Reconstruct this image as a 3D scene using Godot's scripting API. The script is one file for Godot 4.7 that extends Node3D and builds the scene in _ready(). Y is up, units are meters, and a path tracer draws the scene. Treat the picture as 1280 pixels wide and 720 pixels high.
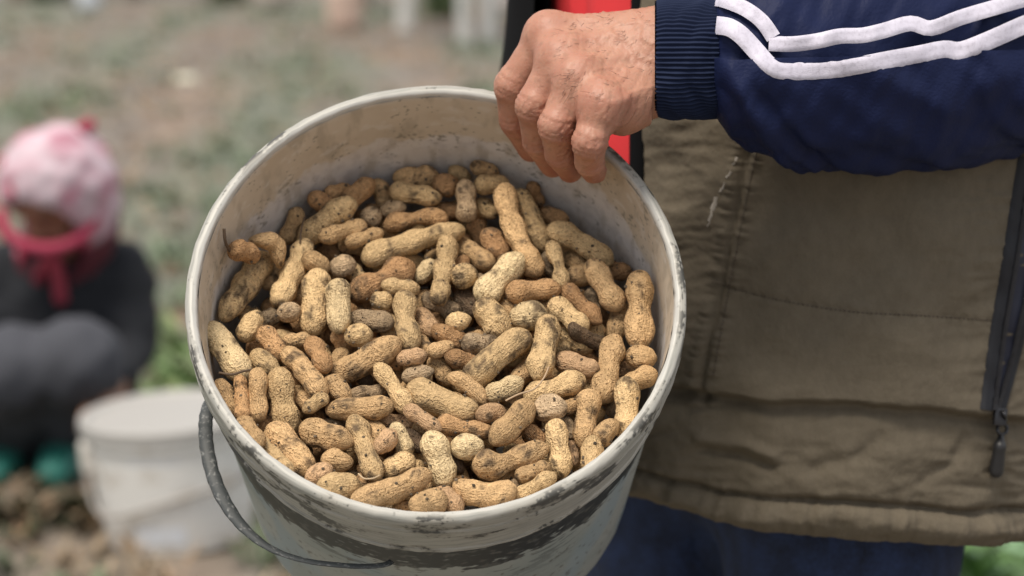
extends Node3D
# A bucket of unwashed peanuts held by a man in a padded vest at the edge of a field; a picker crouches behind.

const FOCAL := 2721.0            # focal length in pixels of a 1280 wide picture
const PITCH := 0.17802           # camera looks down by this angle
const EYE := Vector3(0, 1.2, 0)
var FWD := Vector3(0, -sin(PITCH), -cos(PITCH))
var UPV := Vector3(0, cos(PITCH), -sin(PITCH))
var used := {}
var mats := {}
var rng := RandomNumberGenerator.new()
var noise_a := FastNoiseLite.new()
var noise_b := FastNoiseLite.new()
var cell_noise := FastNoiseLite.new()
var bucket_frame := Transform3D()


# ---------------------------------------------------------------- helpers
func spot(x: float, y: float, d: float) -> Vector3:
	return EYE + d * (FWD + Vector3.RIGHT * (x - 640.0) / FOCAL + UPV * (360.0 - y) / FOCAL)

func depth_of(p: Vector3) -> float:
	return (p - EYE).dot(FWD)

func seen_at(p: Vector3) -> Vector2:
	var q := p - EYE
	var d := q.dot(FWD)
	return Vector2(640.0 + FOCAL * q.x / d, 360.0 - FOCAL * q.dot(UPV) / d)

func numbered(called: String) -> String:
	var n: int = used.get(called, -1) + 1
	used[called] = n
	return called if n == 0 else "%s_%03d" % [called, n]

func tag(o: Node3D, label: String, category := "", group := "") -> Node3D:
	if label: o.set_meta("label", label)
	if category: o.set_meta("category", category)
	if group: o.set_meta("group", group)
	return o

func thing(called: String, label: String, category: String, at := Vector3.ZERO, group := "") -> Node3D:
	var o := Node3D.new()
	o.name = numbered(called)
	add_child(o)
	o.position = at
	tag(o, label, category, group)
	return o

func part(called: String, m: Mesh, mat: Material, parent: Node3D, at := Transform3D()) -> MeshInstance3D:
	var o := MeshInstance3D.new()
	o.mesh = m
	o.material_override = mat
	if parent == self:
		o.name = numbered(called)
		add_child(o)
	else:
		o.name = called
		parent.add_child(o, true)
	o.transform = at
	return o

func structure(called: String, m: Mesh, mat: Material) -> MeshInstance3D:
	var o := part(called, m, mat, self)
	o.set_meta("kind", "structure")
	return o

func stuff(called: String, mm: MultiMesh, mat: Material, label: String, category: String) -> void:
	var o := MultiMeshInstance3D.new()
	o.name = numbered(called)
	o.multimesh = mm
	o.material_override = mat
	add_child(o)
	o.set_meta("kind", "stuff")
	tag(o, label, category)

func arrays_mesh(v: PackedVector3Array, idx: PackedInt32Array, uv := PackedVector2Array(), col := PackedColorArray(), weld := PackedInt32Array()) -> ArrayMesh:
	var nrm := PackedVector3Array()
	nrm.resize(v.size())
	for k in range(0, idx.size(), 3):
		var a := idx[k]
		var b := idx[k + 1]
		var c := idx[k + 2]
		var n := (v[c] - v[a]).cross(v[b] - v[a])
		nrm[a] += n
		nrm[b] += n
		nrm[c] += n
	for k in range(0, weld.size(), 2):
		var s := nrm[weld[k]] + nrm[weld[k + 1]]
		nrm[weld[k]] = s
		nrm[weld[k + 1]] = s
	for k in nrm.size():
		nrm[k] = nrm[k].normalized() if nrm[k].length_squared() > 1e-24 else Vector3.UP
	var arr := []
	arr.resize(Mesh.ARRAY_MAX)
	arr[Mesh.ARRAY_VERTEX] = v
	arr[Mesh.ARRAY_NORMAL] = nrm
	arr[Mesh.ARRAY_INDEX] = idx
	if uv.size(): arr[Mesh.ARRAY_TEX_UV] = uv
	if col.size(): arr[Mesh.ARRAY_COLOR] = col
	var m := ArrayMesh.new()
	m.add_surface_from_arrays(Mesh.PRIMITIVE_TRIANGLES, arr)
	return m

func grid_index(nu: int, nv: int, flip := false) -> PackedInt32Array:      # (nu+1) x (nv+1) points, row by row in v
	var idx := PackedInt32Array()
	for j in nv:
		for i in nu:
			var a := j * (nu + 1) + i
			var b := a + 1
			var c := a + nu + 1
			var d := c + 1
			if flip: idx.append_array([a, c, b, b, c, d])
			else: idx.append_array([a, b, c, b, d, c])
	return idx

func seam(nu: int, nv: int) -> PackedInt32Array:
	var w := PackedInt32Array()
	for j in nv + 1:
		w.append_array([j * (nu + 1), j * (nu + 1) + nu])
	return w

func surface(nu: int, nv: int, f: Callable, flip := false, wrap := false, colour = null) -> ArrayMesh:   # f(u, v) -> point
	var v := PackedVector3Array()
	var uv := PackedVector2Array()
	var col := PackedColorArray()
	for j in nv + 1:
		for i in nu + 1:
			var a := float(i) / nu
			var b := float(j) / nv
			v.append(f.call(a, b))
			uv.append(Vector2(a, b))
			if colour != null: col.append(colour.call(a, b))
	return arrays_mesh(v, grid_index(nu, nv, flip), uv, col, seam(nu, nv) if wrap else PackedInt32Array())

func lathe(profile: Array, seg: int, wobble := 0.0, flip := false, vscale := 1.0) -> ArrayMesh:      # [radius, height] pairs about y; v runs with the length of the profile
	var v := PackedVector3Array()
	var uv := PackedVector2Array()
	var lens := [0.0]
	for k in range(1, profile.size()):
		lens.append(lens[k - 1] + Vector2(profile[k][0] - profile[k - 1][0], profile[k][1] - profile[k - 1][1]).length())
	for j in profile.size():
		for i in seg + 1:
			var t := TAU * i / seg
			var r: float = profile[j][0]
			var y: float = profile[j][1]
			if wobble > 0.0:
				r += wobble * noise_a.get_noise_3d(cos(t) * 60, sin(t) * 60, y * 500)
			v.append(Vector3(sin(t) * r, y, cos(t) * r))
			uv.append(Vector2(float(i) / seg, lens[j] / vscale))
	var nv := profile.size() - 1
	return arrays_mesh(v, grid_index(seg, nv, flip), uv, PackedColorArray(), seam(seg, nv))

func tube(pts: Array, radii: Array, seg := 8, squash := 1.0, side := Vector3.ZERO) -> ArrayMesh:      # round or flattened tube with closed ends
	var v := PackedVector3Array()
	var uv := PackedVector2Array()
	var n := pts.size()
	var last := side
	for j in range(-1, n + 1):
		var k := clampi(j, 0, n - 1)
		var dir: Vector3 = (pts[mini(k + 1, n - 1)] - pts[maxi(k - 1, 0)]).normalized()
		if last == Vector3.ZERO:
			last = dir.cross(Vector3(0.3, 0.9, 0.31)).normalized()
		var x: Vector3 = (last - dir * last.dot(dir)).normalized()
		last = x
		var y := dir.cross(x)
		var r: float = radii[mini(k, radii.size() - 1)] * (0.0 if j < 0 or j >= n else 1.0)
		for i in seg + 1:
			var t := TAU * i / seg
			v.append(pts[k] + x * cos(t) * r + y * sin(t) * r * squash)
			uv.append(Vector2(float(i) / seg, float(j + 1) / (n + 1)))
	return arrays_mesh(v, grid_index(seg, n + 1, true), uv, PackedColorArray(), seam(seg, n + 1))

func curve(pts: Array, steps: int) -> Array:                        # Catmull-Rom through the points
	var out := []
	for k in pts.size() - 1:
		var a = pts[maxi(k - 1, 0)]
		var b = pts[k]
		var c = pts[k + 1]
		var d = pts[mini(k + 2, pts.size() - 1)]
		for s in steps:
			var t := float(s) / steps
			out.append(0.5 * (2.0 * b + (c - a) * t + (2.0 * a - 5.0 * b + 4.0 * c - d) * t * t + (3.0 * b - a - 3.0 * c + d) * t * t * t))
	out.append(pts[-1])
	return out

func row(table: Array, x: float) -> float:                          # piecewise linear [x, y] pairs, smoothed
	if x <= table[0][0]: return table[0][1]
	for k in table.size() - 1:
		if x <= table[k + 1][0]:
			var t: float = (x - table[k][0]) / (table[k + 1][0] - table[k][0])
			return lerpf(table[k][1], table[k + 1][1], t * t * (3 - 2 * t) * 0.5 + t * 0.5)
	return table[-1][1]

func box_mesh(size: Vector3, bevel: float) -> ArrayMesh:           # a box with rounded edges
	var v := PackedVector3Array()
	var idx := PackedInt32Array()
	var sides := [[Vector3.RIGHT, Vector3.UP, Vector3.BACK], [Vector3.UP, Vector3.BACK, Vector3.RIGHT], [Vector3.BACK, Vector3.RIGHT, Vector3.UP]]
	for s in sides:
		for g in [-1.0, 1.0]:
			var base := v.size()
			for j in 5:
				for i in 5:
					var at := [-1.0, -0.8, 0.0, 0.8, 1.0]
					var p: Vector3 = s[0] * g + s[1] * at[i] + s[2] * at[j]
					var full := p * size * 0.5
					var core := full.clamp(-size * 0.5 + Vector3.ONE * bevel, size * 0.5 - Vector3.ONE * bevel)
					v.append(core + (full - core).normalized() * bevel if (full - core).length() > 1e-9 else full)
			for j in 4:
				for i in 4:
					var a := base + j * 5 + i
					if g < 0: idx.append_array([a, a + 1, a + 5, a + 1, a + 6, a + 5])
					else: idx.append_array([a, a + 5, a + 1, a + 1, a + 5, a + 6])
	return arrays_mesh(v, idx)

# signed distance to a tapered capsule
func cap(p: Vector3, a: Vector3, b: Vector3, ra: float, rb: float) -> float:
	var ab := b - a
	var t := clampf((p - a).dot(ab) / maxf(ab.length_squared(), 1e-9), 0.0, 1.0)
	return (p - a - ab * t).length() - lerpf(ra, rb, t)

func smin(a: float, b: float, k: float) -> float:
	var h := maxf(k - absf(a - b), 0.0) / k
	return minf(a, b) - h * h * k * 0.25

func bones_field(p: Vector3, bones: Array, k: float) -> float:     # [a, b, ra, rb] joined with a smooth minimum
	var d := 1.0
	for b in bones:
		d = smin(d, cap(p, b[0], b[1], b[2], b[3]), k)
	return d

# surface nets: one vertex in each cell that the surface crosses
func nets(field: Callable, lo: Vector3, hi: Vector3, cell: float, tint = null) -> ArrayMesh:
	var B := 4
	var bx := int(ceil((hi.x - lo.x) / cell / B))
	var by := int(ceil((hi.y - lo.y) / cell / B))
	var bz := int(ceil((hi.z - lo.z) / cell / B))
	var nx := bx * B + 1
	var ny := by * B + 1
	var nz := bz * B + 1
	var g := PackedFloat32Array()
	g.resize(nx * ny * nz)
	g.fill(9.0)
	var reach := cell * B * 0.9 + cell
	for z in bz:
		for y in by:
			for x in bx:
				var d: float = field.call(lo + (Vector3(x, y, z) + Vector3.ONE * 0.5) * cell * B)
				if absf(d) < reach * 1.25:
					for k in range(z * B, z * B + B + 1):
						for j in range(y * B, y * B + B + 1):
							var at := (k * ny + j) * nx
							for i in range(x * B, x * B + B + 1):
								if g[at + i] == 9.0 or g[at + i] == -9.0:
									g[at + i] = field.call(lo + Vector3(i, j, k) * cell)
				elif d < 0:
					for k in range(z * B, z * B + B + 1):
						for j in range(y * B, y * B + B + 1):
							var at := (k * ny + j) * nx
							for i in range(x * B, x * B + B + 1):
								if g[at + i] == 9.0: g[at + i] = -9.0
	var ids := PackedInt32Array()
	ids.resize(nx * ny * nz)
	ids.fill(-1)
	var v := PackedVector3Array()
	var col := PackedColorArray()
	var step := [0, 1, nx, nx + 1, nx * ny, nx * ny + 1, nx * ny + nx, nx * ny + nx + 1]
	var edges := [[0, 1], [2, 3], [4, 5], [6, 7], [0, 2], [1, 3], [4, 6], [5, 7], [0, 4], [1, 5], [2, 6], [3, 7]]
	var corner := []
	for c in 8: corner.append(Vector3(c & 1, (c >> 1) & 1, (c >> 2) & 1))
	for k in nz - 1:
		for j in ny - 1:
			for i in nx - 1:
				var at := (k * ny + j) * nx + i
				if absf(g[at]) > 8.0: continue
				var inside := 0
				for c in 8:
					if g[at + step[c]] < 0: inside += 1
				if inside == 0 or inside == 8: continue
				var sum := Vector3.ZERO
				var n := 0
				for e in edges:
					var a := g[at + step[e[0]]]
					var b := g[at + step[e[1]]]
					if (a < 0) != (b < 0):
						sum += corner[e[0]].lerp(corner[e[1]], a / (a - b))
						n += 1
				ids[at] = v.size()
				v.append(lo + (Vector3(i, j, k) + sum / n) * cell)
	var idx := PackedInt32Array()
	var ax := [1, nx, nx * ny]
	for k in range(1, nz - 1):
		for j in range(1, ny - 1):
			for i in range(1, nx - 1):
				var at := (k * ny + j) * nx + i
				if absf(g[at]) > 8.0: continue
				for a in 3:
					var s0 := g[at] < 0
					if s0 == (g[at + ax[a]] < 0): continue
					var p: int = ax[(a + 1) % 3]
					var q: int = ax[(a + 2) % 3]
					var c0 := ids[at - p - q]
					var c1 := ids[at - q]
					var c2 := ids[at]
					var c3 := ids[at - p]
					if c0 < 0 or c1 < 0 or c2 < 0 or c3 < 0: continue
					if s0: idx.append_array([c0, c2, c1, c0, c3, c2])
					else: idx.append_array([c0, c1, c2, c0, c2, c3])
	if tint != null:
		for p in v: col.append(tint.call(p))
	return arrays_mesh(v, idx, PackedVector2Array(), col)

func line_distance(p: Vector2, pts: Array) -> Vector2:              # (distance, 0..1 along the line)
	var best := 1e9
	var at := 0.0
	for k in pts.size() - 1:
		var a: Vector2 = pts[k]
		var ab: Vector2 = pts[k + 1] - a
		var t := clampf((p - a).dot(ab) / ab.length_squared(), 0.0, 1.0)
		var d := (p - a - ab * t).length_squared()
		if d < best:
			best = d
			at = (k + t) / (pts.size() - 1)
	return Vector2(sqrt(best), at)

func plain(colour: Color, rough := 0.8, vertex := false) -> StandardMaterial3D:      # colour in linear values
	var m := StandardMaterial3D.new()
	m.albedo_color = colour.linear_to_srgb()
	m.roughness = rough
	m.vertex_color_use_as_albedo = vertex
	return m

func relief(m: StandardMaterial3D, kind: int, frequency: float, cm: float, scale: float, in_world := false) -> StandardMaterial3D:
	var n := FastNoiseLite.new()
	n.seed = 7 + kind
	n.frequency = frequency
	if kind == 1:
		n.noise_type = FastNoiseLite.TYPE_CELLULAR
		n.cellular_return_type = FastNoiseLite.RETURN_DISTANCE2_SUB
	else:
		n.noise_type = FastNoiseLite.TYPE_SIMPLEX_SMOOTH
		n.fractal_octaves = 4
	var im := n.get_seamless_image(256, 256)
	m.heightmap_enabled = true
	m.heightmap_texture = ImageTexture.create_from_image(im)
	m.heightmap_scale = cm
	m.uv1_triplanar = true
	m.uv1_world_triplanar = in_world
	m.uv1_scale = Vector3.ONE * scale
	return m

func picture(w: int, h: int, f: Callable) -> ImageTexture:          # f(u, v) -> Color in linear values
	var im := Image.create(w, h, false, Image.FORMAT_RGB8)
	for y in h:
		for x in w:
			im.set_pixel(x, y, (f.call((x + 0.5) / w, (y + 0.5) / h) as Color).linear_to_srgb())
	return ImageTexture.create_from_image(im)

func ring_noise(n: FastNoiseLite, u: float, v: float, round_: float, long_: float) -> float:      # seamless in u
	return n.get_noise_3d(cos(u * TAU) * round_, sin(u * TAU) * round_, v * long_)

func _ready() -> void:
	rng.seed = 20
	noise_a.seed = 3
	noise_a.noise_type = FastNoiseLite.TYPE_SIMPLEX_SMOOTH
	noise_a.frequency = 1.0
	noise_a.fractal_type = FastNoiseLite.FRACTAL_NONE
	noise_b.seed = 9
	noise_b.noise_type = FastNoiseLite.TYPE_SIMPLEX_SMOOTH
	noise_b.frequency = 1.0
	noise_b.fractal_octaves = 4
	cell_noise.seed = 5
	cell_noise.noise_type = FastNoiseLite.TYPE_CELLULAR
	cell_noise.cellular_return_type = FastNoiseLite.RETURN_DISTANCE
	cell_noise.frequency = 1.0
	camera_and_light()
	field()
	background()
	worker()
	back_bucket()
	bucket()
	peanuts()
	man()


func camera_and_light() -> void:
	var cam := Camera3D.new()
	cam.name = "camera"
	add_child(cam)
	cam.position = EYE
	cam.rotation = Vector3(-PITCH, 0, 0)
	var lens := CameraAttributesPhysical.new()
	lens.frustum_focal_length = 17.5 / (360.0 / FOCAL)
	lens.frustum_focus_distance = 1.335
	lens.exposure_aperture = lens.frustum_focal_length / 15.0
	lens.frustum_near = 0.05
	lens.frustum_far = 400.0
	cam.attributes = lens
	cam.fov = rad_to_deg(2.0 * atan(360.0 / FOCAL))
	cam.near = 0.05
	cam.far = 400.0
	cam.current = true
	var sky := ProceduralSkyMaterial.new()
	sky.sky_top_color = Color(0.95, 0.955, 0.97)
	sky.sky_horizon_color = Color(0.80, 0.82, 0.85)
	sky.sky_curve = 0.25
	sky.ground_bottom_color = Color(0.32, 0.28, 0.24)
	sky.ground_horizon_color = Color(0.6, 0.58, 0.55)
	sky.sky_energy_multiplier = 0.66
	sky.sun_angle_max = 0.0
	var env := Environment.new()
	env.background_mode = Environment.BG_SKY
	env.sky = Sky.new()
	env.sky.sky_material = sky
	env.tonemap_mode = Environment.TONE_MAPPER_LINEAR
	env.tonemap_exposure = 2.45
	env.sdfgi_enabled = true
	env.ssao_enabled = true
	env.ssil_enabled = true
	var we := WorldEnvironment.new()
	we.name = "surroundings"
	we.environment = env
	add_child(we)
	var sun := DirectionalLight3D.new()
	sun.name = "sun"
	sun.light_energy = 0.48
	sun.light_angular_distance = 22.0
	sun.light_color = Color(1.0, 0.96, 0.9)
	sun.shadow_enabled = true
	sun.sky_mode = DirectionalLight3D.SKY_MODE_LIGHT_ONLY
	add_child(sun)
	sun.look_at_from_position(Vector3(-0.8, 3.0, 1.2), Vector3.ZERO, Vector3.UP)


# ---------------------------------------------------------------- the bucket in front
const LIP := 0.155

func inner_radius(h: float) -> float:        # h is negative below the rim
	return 0.1475 + 0.055 * h

func bucket() -> void:
	var el := deg_to_rad(39.6)
	var az := deg_to_rad(1.5)
	var n := Vector3(cos(el) * sin(az), sin(el), cos(el) * cos(az))
	var a := Vector3.UP.cross(n).normalized()
	bucket_frame = Transform3D(Basis(a, n, a.cross(n)), spot(545.6, 364.3, 1.3468))
	var t := thing("bucket", "worn white plastic bucket tilted towards us and full of muddy peanuts, held by the rim", "bucket")
	t.transform = bucket_frame

	# outside: pale grey plastic, black grime brushed under the ring
	var outside := func(u: float, v: float) -> Color:
		var h := v * 0.24
		var big := ring_noise(noise_b, u, h, 1.6, 14.0)
		var fine := ring_noise(noise_b, u, h, 14.0, 90.0)
		var streak := ring_noise(noise_b, u, h + 3.0, 5.0, 160.0)
		var c := Color(0.36, 0.38, 0.36).lerp(Color(0.29, 0.325, 0.315), smoothstep(-0.3, 0.5, big))
		c = c.lerp(Color(0.27, 0.34, 0.38), smoothstep(0.15, 0.5, ring_noise(noise_a, u, h, 2.1, 9.0)) * 0.7)
		var edge := 0.044 + 0.012 * smoothstep(0.3, 0.95, -sin(u * TAU)) + 0.020 * ring_noise(noise_b, u, 1.0, 2.5, 1.0) + 0.014 * streak + 0.010 * fine
		var grime := smoothstep(edge + 0.003, edge - 0.003, h) * smoothstep(-0.75, -0.35, streak + fine * 0.6 + 0.15)
		grime = maxf(grime, smoothstep(0.28, 0.42, streak * 0.7 + big * 0.6) * 0.8 * smoothstep(0.13, 0.0, h))
		c = c.lerp(Color(0.016, 0.018, 0.019).lerp(Color(0.10, 0.105, 0.10), smoothstep(0.1, 0.5, fine * 0.7 + streak * 0.5)), clampf(grime, 0, 1) * 0.96)
		c = c.lerp(Color(0.10, 0.09, 0.075), smoothstep(0.38, 0.5, fine) * 0.7)
		return c
	var outer := plain(Color.WHITE, 0.5)
	outer.albedo_texture = picture(1024, 384, outside)
	part("body", lathe([[0.1470, -0.055], [0.1460, -0.075], [0.1440, -0.11], [0.1415, -0.155], [0.139, -0.20], [0.1365, -0.243], [0.134, -0.2475], [0.128, -0.2465], [0.122, -0.2435], [0.06, -0.243], [0.0001, -0.243]], 128, 0.0003, false, 0.24), outer, t)

	# rim: a rolled top edge, a tall lip and a skirt below it
	var rim_look := func(u: float, v: float) -> Color:
		var h := v * 0.088
		var fine := ring_noise(noise_b, u, h, 38.0, 260.0) * (0.75 + 0.6 * ring_noise(noise_b, u, h + 2.0, 7.0, 30.0))
		var big := ring_noise(noise_b, u, h + 7.0, 3.0, 40.0)
		var streak := ring_noise(noise_b, u, h + 5.0, 4.0, 500.0)
		var c := Color(0.41, 0.40, 0.365).lerp(Color(0.29, 0.29, 0.265), smoothstep(-0.2, 0.5, streak))
		c = c.lerp(Color(0.33, 0.305, 0.255), smoothstep(0.0, 0.5, big) * 0.55)
		c = c.lerp(Color(0.56, 0.555, 0.53), smoothstep(0.0075, 0.004, h) * 0.8)
		var side := smoothstep(0.25, 0.8, absf(sin(u * TAU))) * (1.25 if u > 0.5 else 1.0)
		var dirt := smoothstep(0.34 - 0.20 * side, 0.46 - 0.14 * side, fine * 0.45 + big * 0.9 + streak * 0.25) * smoothstep(0.004, 0.010, h)
		dirt = maxf(dirt, smoothstep(0.22, 0.4, big + fine * 0.3) * smoothstep(0.012, 0.017, h) * (0.35 + 0.65 * side))
		dirt = maxf(dirt, smoothstep(0.12, 0.3, streak + 0.5 * fine) * smoothstep(0.064, 0.076, h) * 0.9)
		dirt = maxf(dirt, smoothstep(0.40, 0.52, fine) * 0.5)
		dirt = maxf(dirt, smoothstep(0.10, 0.26, big + fine * 0.5) * smoothstep(0.030, 0.040, h) * smoothstep(0.75, 0.82, u) * smoothstep(0.97, 0.92, u))
		return c.lerp(Color(0.05, 0.05, 0.047), clampf(dirt, 0, 1) * 0.9)
	var rim_mat := plain(Color.WHITE, 0.42)
	rim_mat.albedo_texture = picture(1536, 192, rim_look)
	part("rim", lathe([[0.1474, -0.004], [0.1477, -0.001], [0.1487, 0.0006], [0.1505, 0.001], [0.1527, 0.0007], [0.1543, -0.0003], [0.155, -0.002], [0.1553, -0.006], [0.1553, -0.0100], [0.1553, -0.0100], [0.1544, -0.0112], [0.1544, -0.0126], [0.1554, -0.0138], [0.1554, -0.0138], [0.1554, -0.0205], [0.1548, -0.0218], [0.1548, -0.0218], [0.1503, -0.0222], [0.1503, -0.0222], [0.1504, -0.038], [0.1501, -0.0505], [0.1501, -0.0505], [0.1511, -0.0512], [0.1511, -0.0538], [0.1511, -0.0538], [0.1470, -0.055]], 160, 0.0005, false, 0.088), rim_mat, t)

	# inside: a beige mud line above, cool grey plastic below
	var inside := func(u: float, v: float) -> Color:
		var h := v * 0.235
		var big := ring_noise(noise_b, u, h, 2.0, 20.0)
		var fine := ring_noise(noise_b, u, h, 12.0, 90.0)
		var speck := ring_noise(noise_b, u, h + 2.0, 26.0, 190.0)
		var edge := 0.042 + 0.010 * ring_noise(noise_b, u, 4.0, 3.0, 1.0) + 0.006 * fine
		var beige := Color(0.61, 0.545, 0.455).lerp(Color(0.53, 0.46, 0.37), smoothstep(-0.3, 0.4, big))
		var grey := Color(0.68, 0.66, 0.655).lerp(Color(0.58, 0.56, 0.56), smoothstep(-0.2, 0.4, fine))
		var c := beige.lerp(grey, smoothstep(edge - 0.003, edge + 0.003, h) * (0.75 + 0.25 * smoothstep(0.0, 0.3, -big)))
		c = c.lerp(Color(0.62, 0.58, 0.52), smoothstep(0.004, 0.0, h))
		var near_edge := exp(-pow((h - edge) / 0.012, 2))
		c = c.lerp(Color(0.17, 0.165, 0.14), smoothstep(0.44 - near_edge * 0.14, 0.62 - near_edge * 0.10, speck + 0.55 * ring_noise(noise_b, u, h + 6.0, 4.0, 30.0)) * 0.7)
		c = c.lerp(Color(0.36, 0.32, 0.26), smoothstep(0.0, 0.45, ring_noise(noise_b, u, h + 9.0, 9.0, 22.0)) * 0.5)
		c = c.lerp(Color(0.70, 0.68, 0.65), smoothstep(0.2, 0.5, ring_noise(noise_b, u, h + 12.0, 7.0, 70.0)) * 0.4)
		return c
	var inner := plain(Color.WHITE, 0.48)
	inner.albedo_texture = picture(1024, 384, inside)
	var prof := []
	for k in 15:
		var h := -0.003 - 0.232 * k / 14.0
		prof.append([inner_radius(h) - 0.0001, h])
	prof.append([0.0001, -0.235])
	part("inside_wall", lathe(prof, 128, 0.0004, true, 0.235), inner, t)

	# bail hanging at the left and along the front
	var bail_tex := func(u: float, v: float) -> Color:
		var n1 := noise_b.get_noise_2d(u * 4.0, v * 34.0)
		var n2 := noise_b.get_noise_2d(u * 9.0 + 40.0, v * 80.0)
		return Color(0.045, 0.05, 0.052).lerp(Color(0.20, 0.205, 0.20), smoothstep(0.1, 0.6, n1 * 0.6 + n2 * 0.6))
	var bail_mat := plain(Color.WHITE, 0.55)
	bail_mat.albedo_texture = picture(64, 1024, bail_tex)
	var inv := bucket_frame.affine_inverse()
	var pts := []
	for q in [[276, 488, 1.432], [264, 502, 1.424], [258, 520, 1.414], [257, 538, 1.410], [259, 562, 1.405], [267, 596, 1.395], [282, 629, 1.38], [305, 660, 1.364], [337, 685, 1.350], [378, 700, 1.337], [420, 706, 1.326], [455, 708, 1.320], [480, 706, 1.319], [489, 702, 1.324]]:
		pts.append(inv * spot(q[0], q[1], q[2]))
	pts = curve(pts, 6)
	var rad := []
	for k in pts.size():
		var s := float(k) / pts.size()
		rad.append(lerpf(0.0046, 0.0021, smoothstep(0.40, 0.68, s)) * (1.0 + 0.04 * sin(k * 1.7)))
	part("bail", tube(pts, rad, 10, 0.45, Vector3(1, 0, 0.2)), bail_mat, t)
	for s in [-1.0, 1.0]:
		var lug := part("bail_lug", lathe([[0.0001, 0.0105], [0.006, 0.0105], [0.0115, 0.009], [0.0135, 0.006], [0.014, 0.0], [0.014, -0.002]], 24), outer, t)
		lug.transform = Transform3D(Basis(Vector3(0, 0, 1), Vector3(s, 0, 0), Vector3(0, s, 0)), Vector3(s * 0.1475, -0.058, 0.0))


# ---------------------------------------------------------------- peanuts
const TONES := {
	"cream": Color(0.61, 0.49, 0.28), "pale": Color(0.57, 0.42, 0.22), "tan": Color(0.52, 0.36, 0.185), "brown": Color(0.37, 0.225, 0.11),
	"orange": Color(0.47, 0.295, 0.145), "grey": Color(0.45, 0.345, 0.215), "dark": Color(0.115, 0.085, 0.06), "mottled": Color(0.30, 0.235, 0.15), "red": Color(0.48, 0.325, 0.185),
}
const TONE_WORDS := {"cream": "creamy pale", "pale": "pale tan", "tan": "tan", "brown": "dark brown", "orange": "orange brown", "grey": "greyish", "dark": "nearly black", "mottled": "mud-mottled", "red": "rosy tan"}

func heap_height(x: float, z: float) -> float:
	return -0.0535 + 0.285 * z + 0.006 * (1.0 - (x * x + z * z) / 0.021)

func on_heap(px: float, py: float) -> float:         # depth at which that sight line meets the heap
	var inv := bucket_frame.affine_inverse()
	var d := 1.35
	for k in 8:
		var p := inv * spot(px, py, d)
		d += (p.y - heap_height(p.x, p.z)) / (0.86 + 0.15)
	return d

func outside_wall(p: Vector3, r: float) -> bool:      # in the bucket's axes
	return p.z < -0.035 and Vector2(p.x, p.z).length() > inner_radius(p.y) - r      # only at the back, where coming forward helps

func within_wall(px: float, py: float, d: float, r: float) -> float:      # brings a depth forward until a pod of that radius clears the wall
	var inv := bucket_frame.affine_inverse()
	for k in 90:
		if not outside_wall(inv * spot(px, py, d), r * 0.9): break
		d -= 0.0015
	return d

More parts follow.
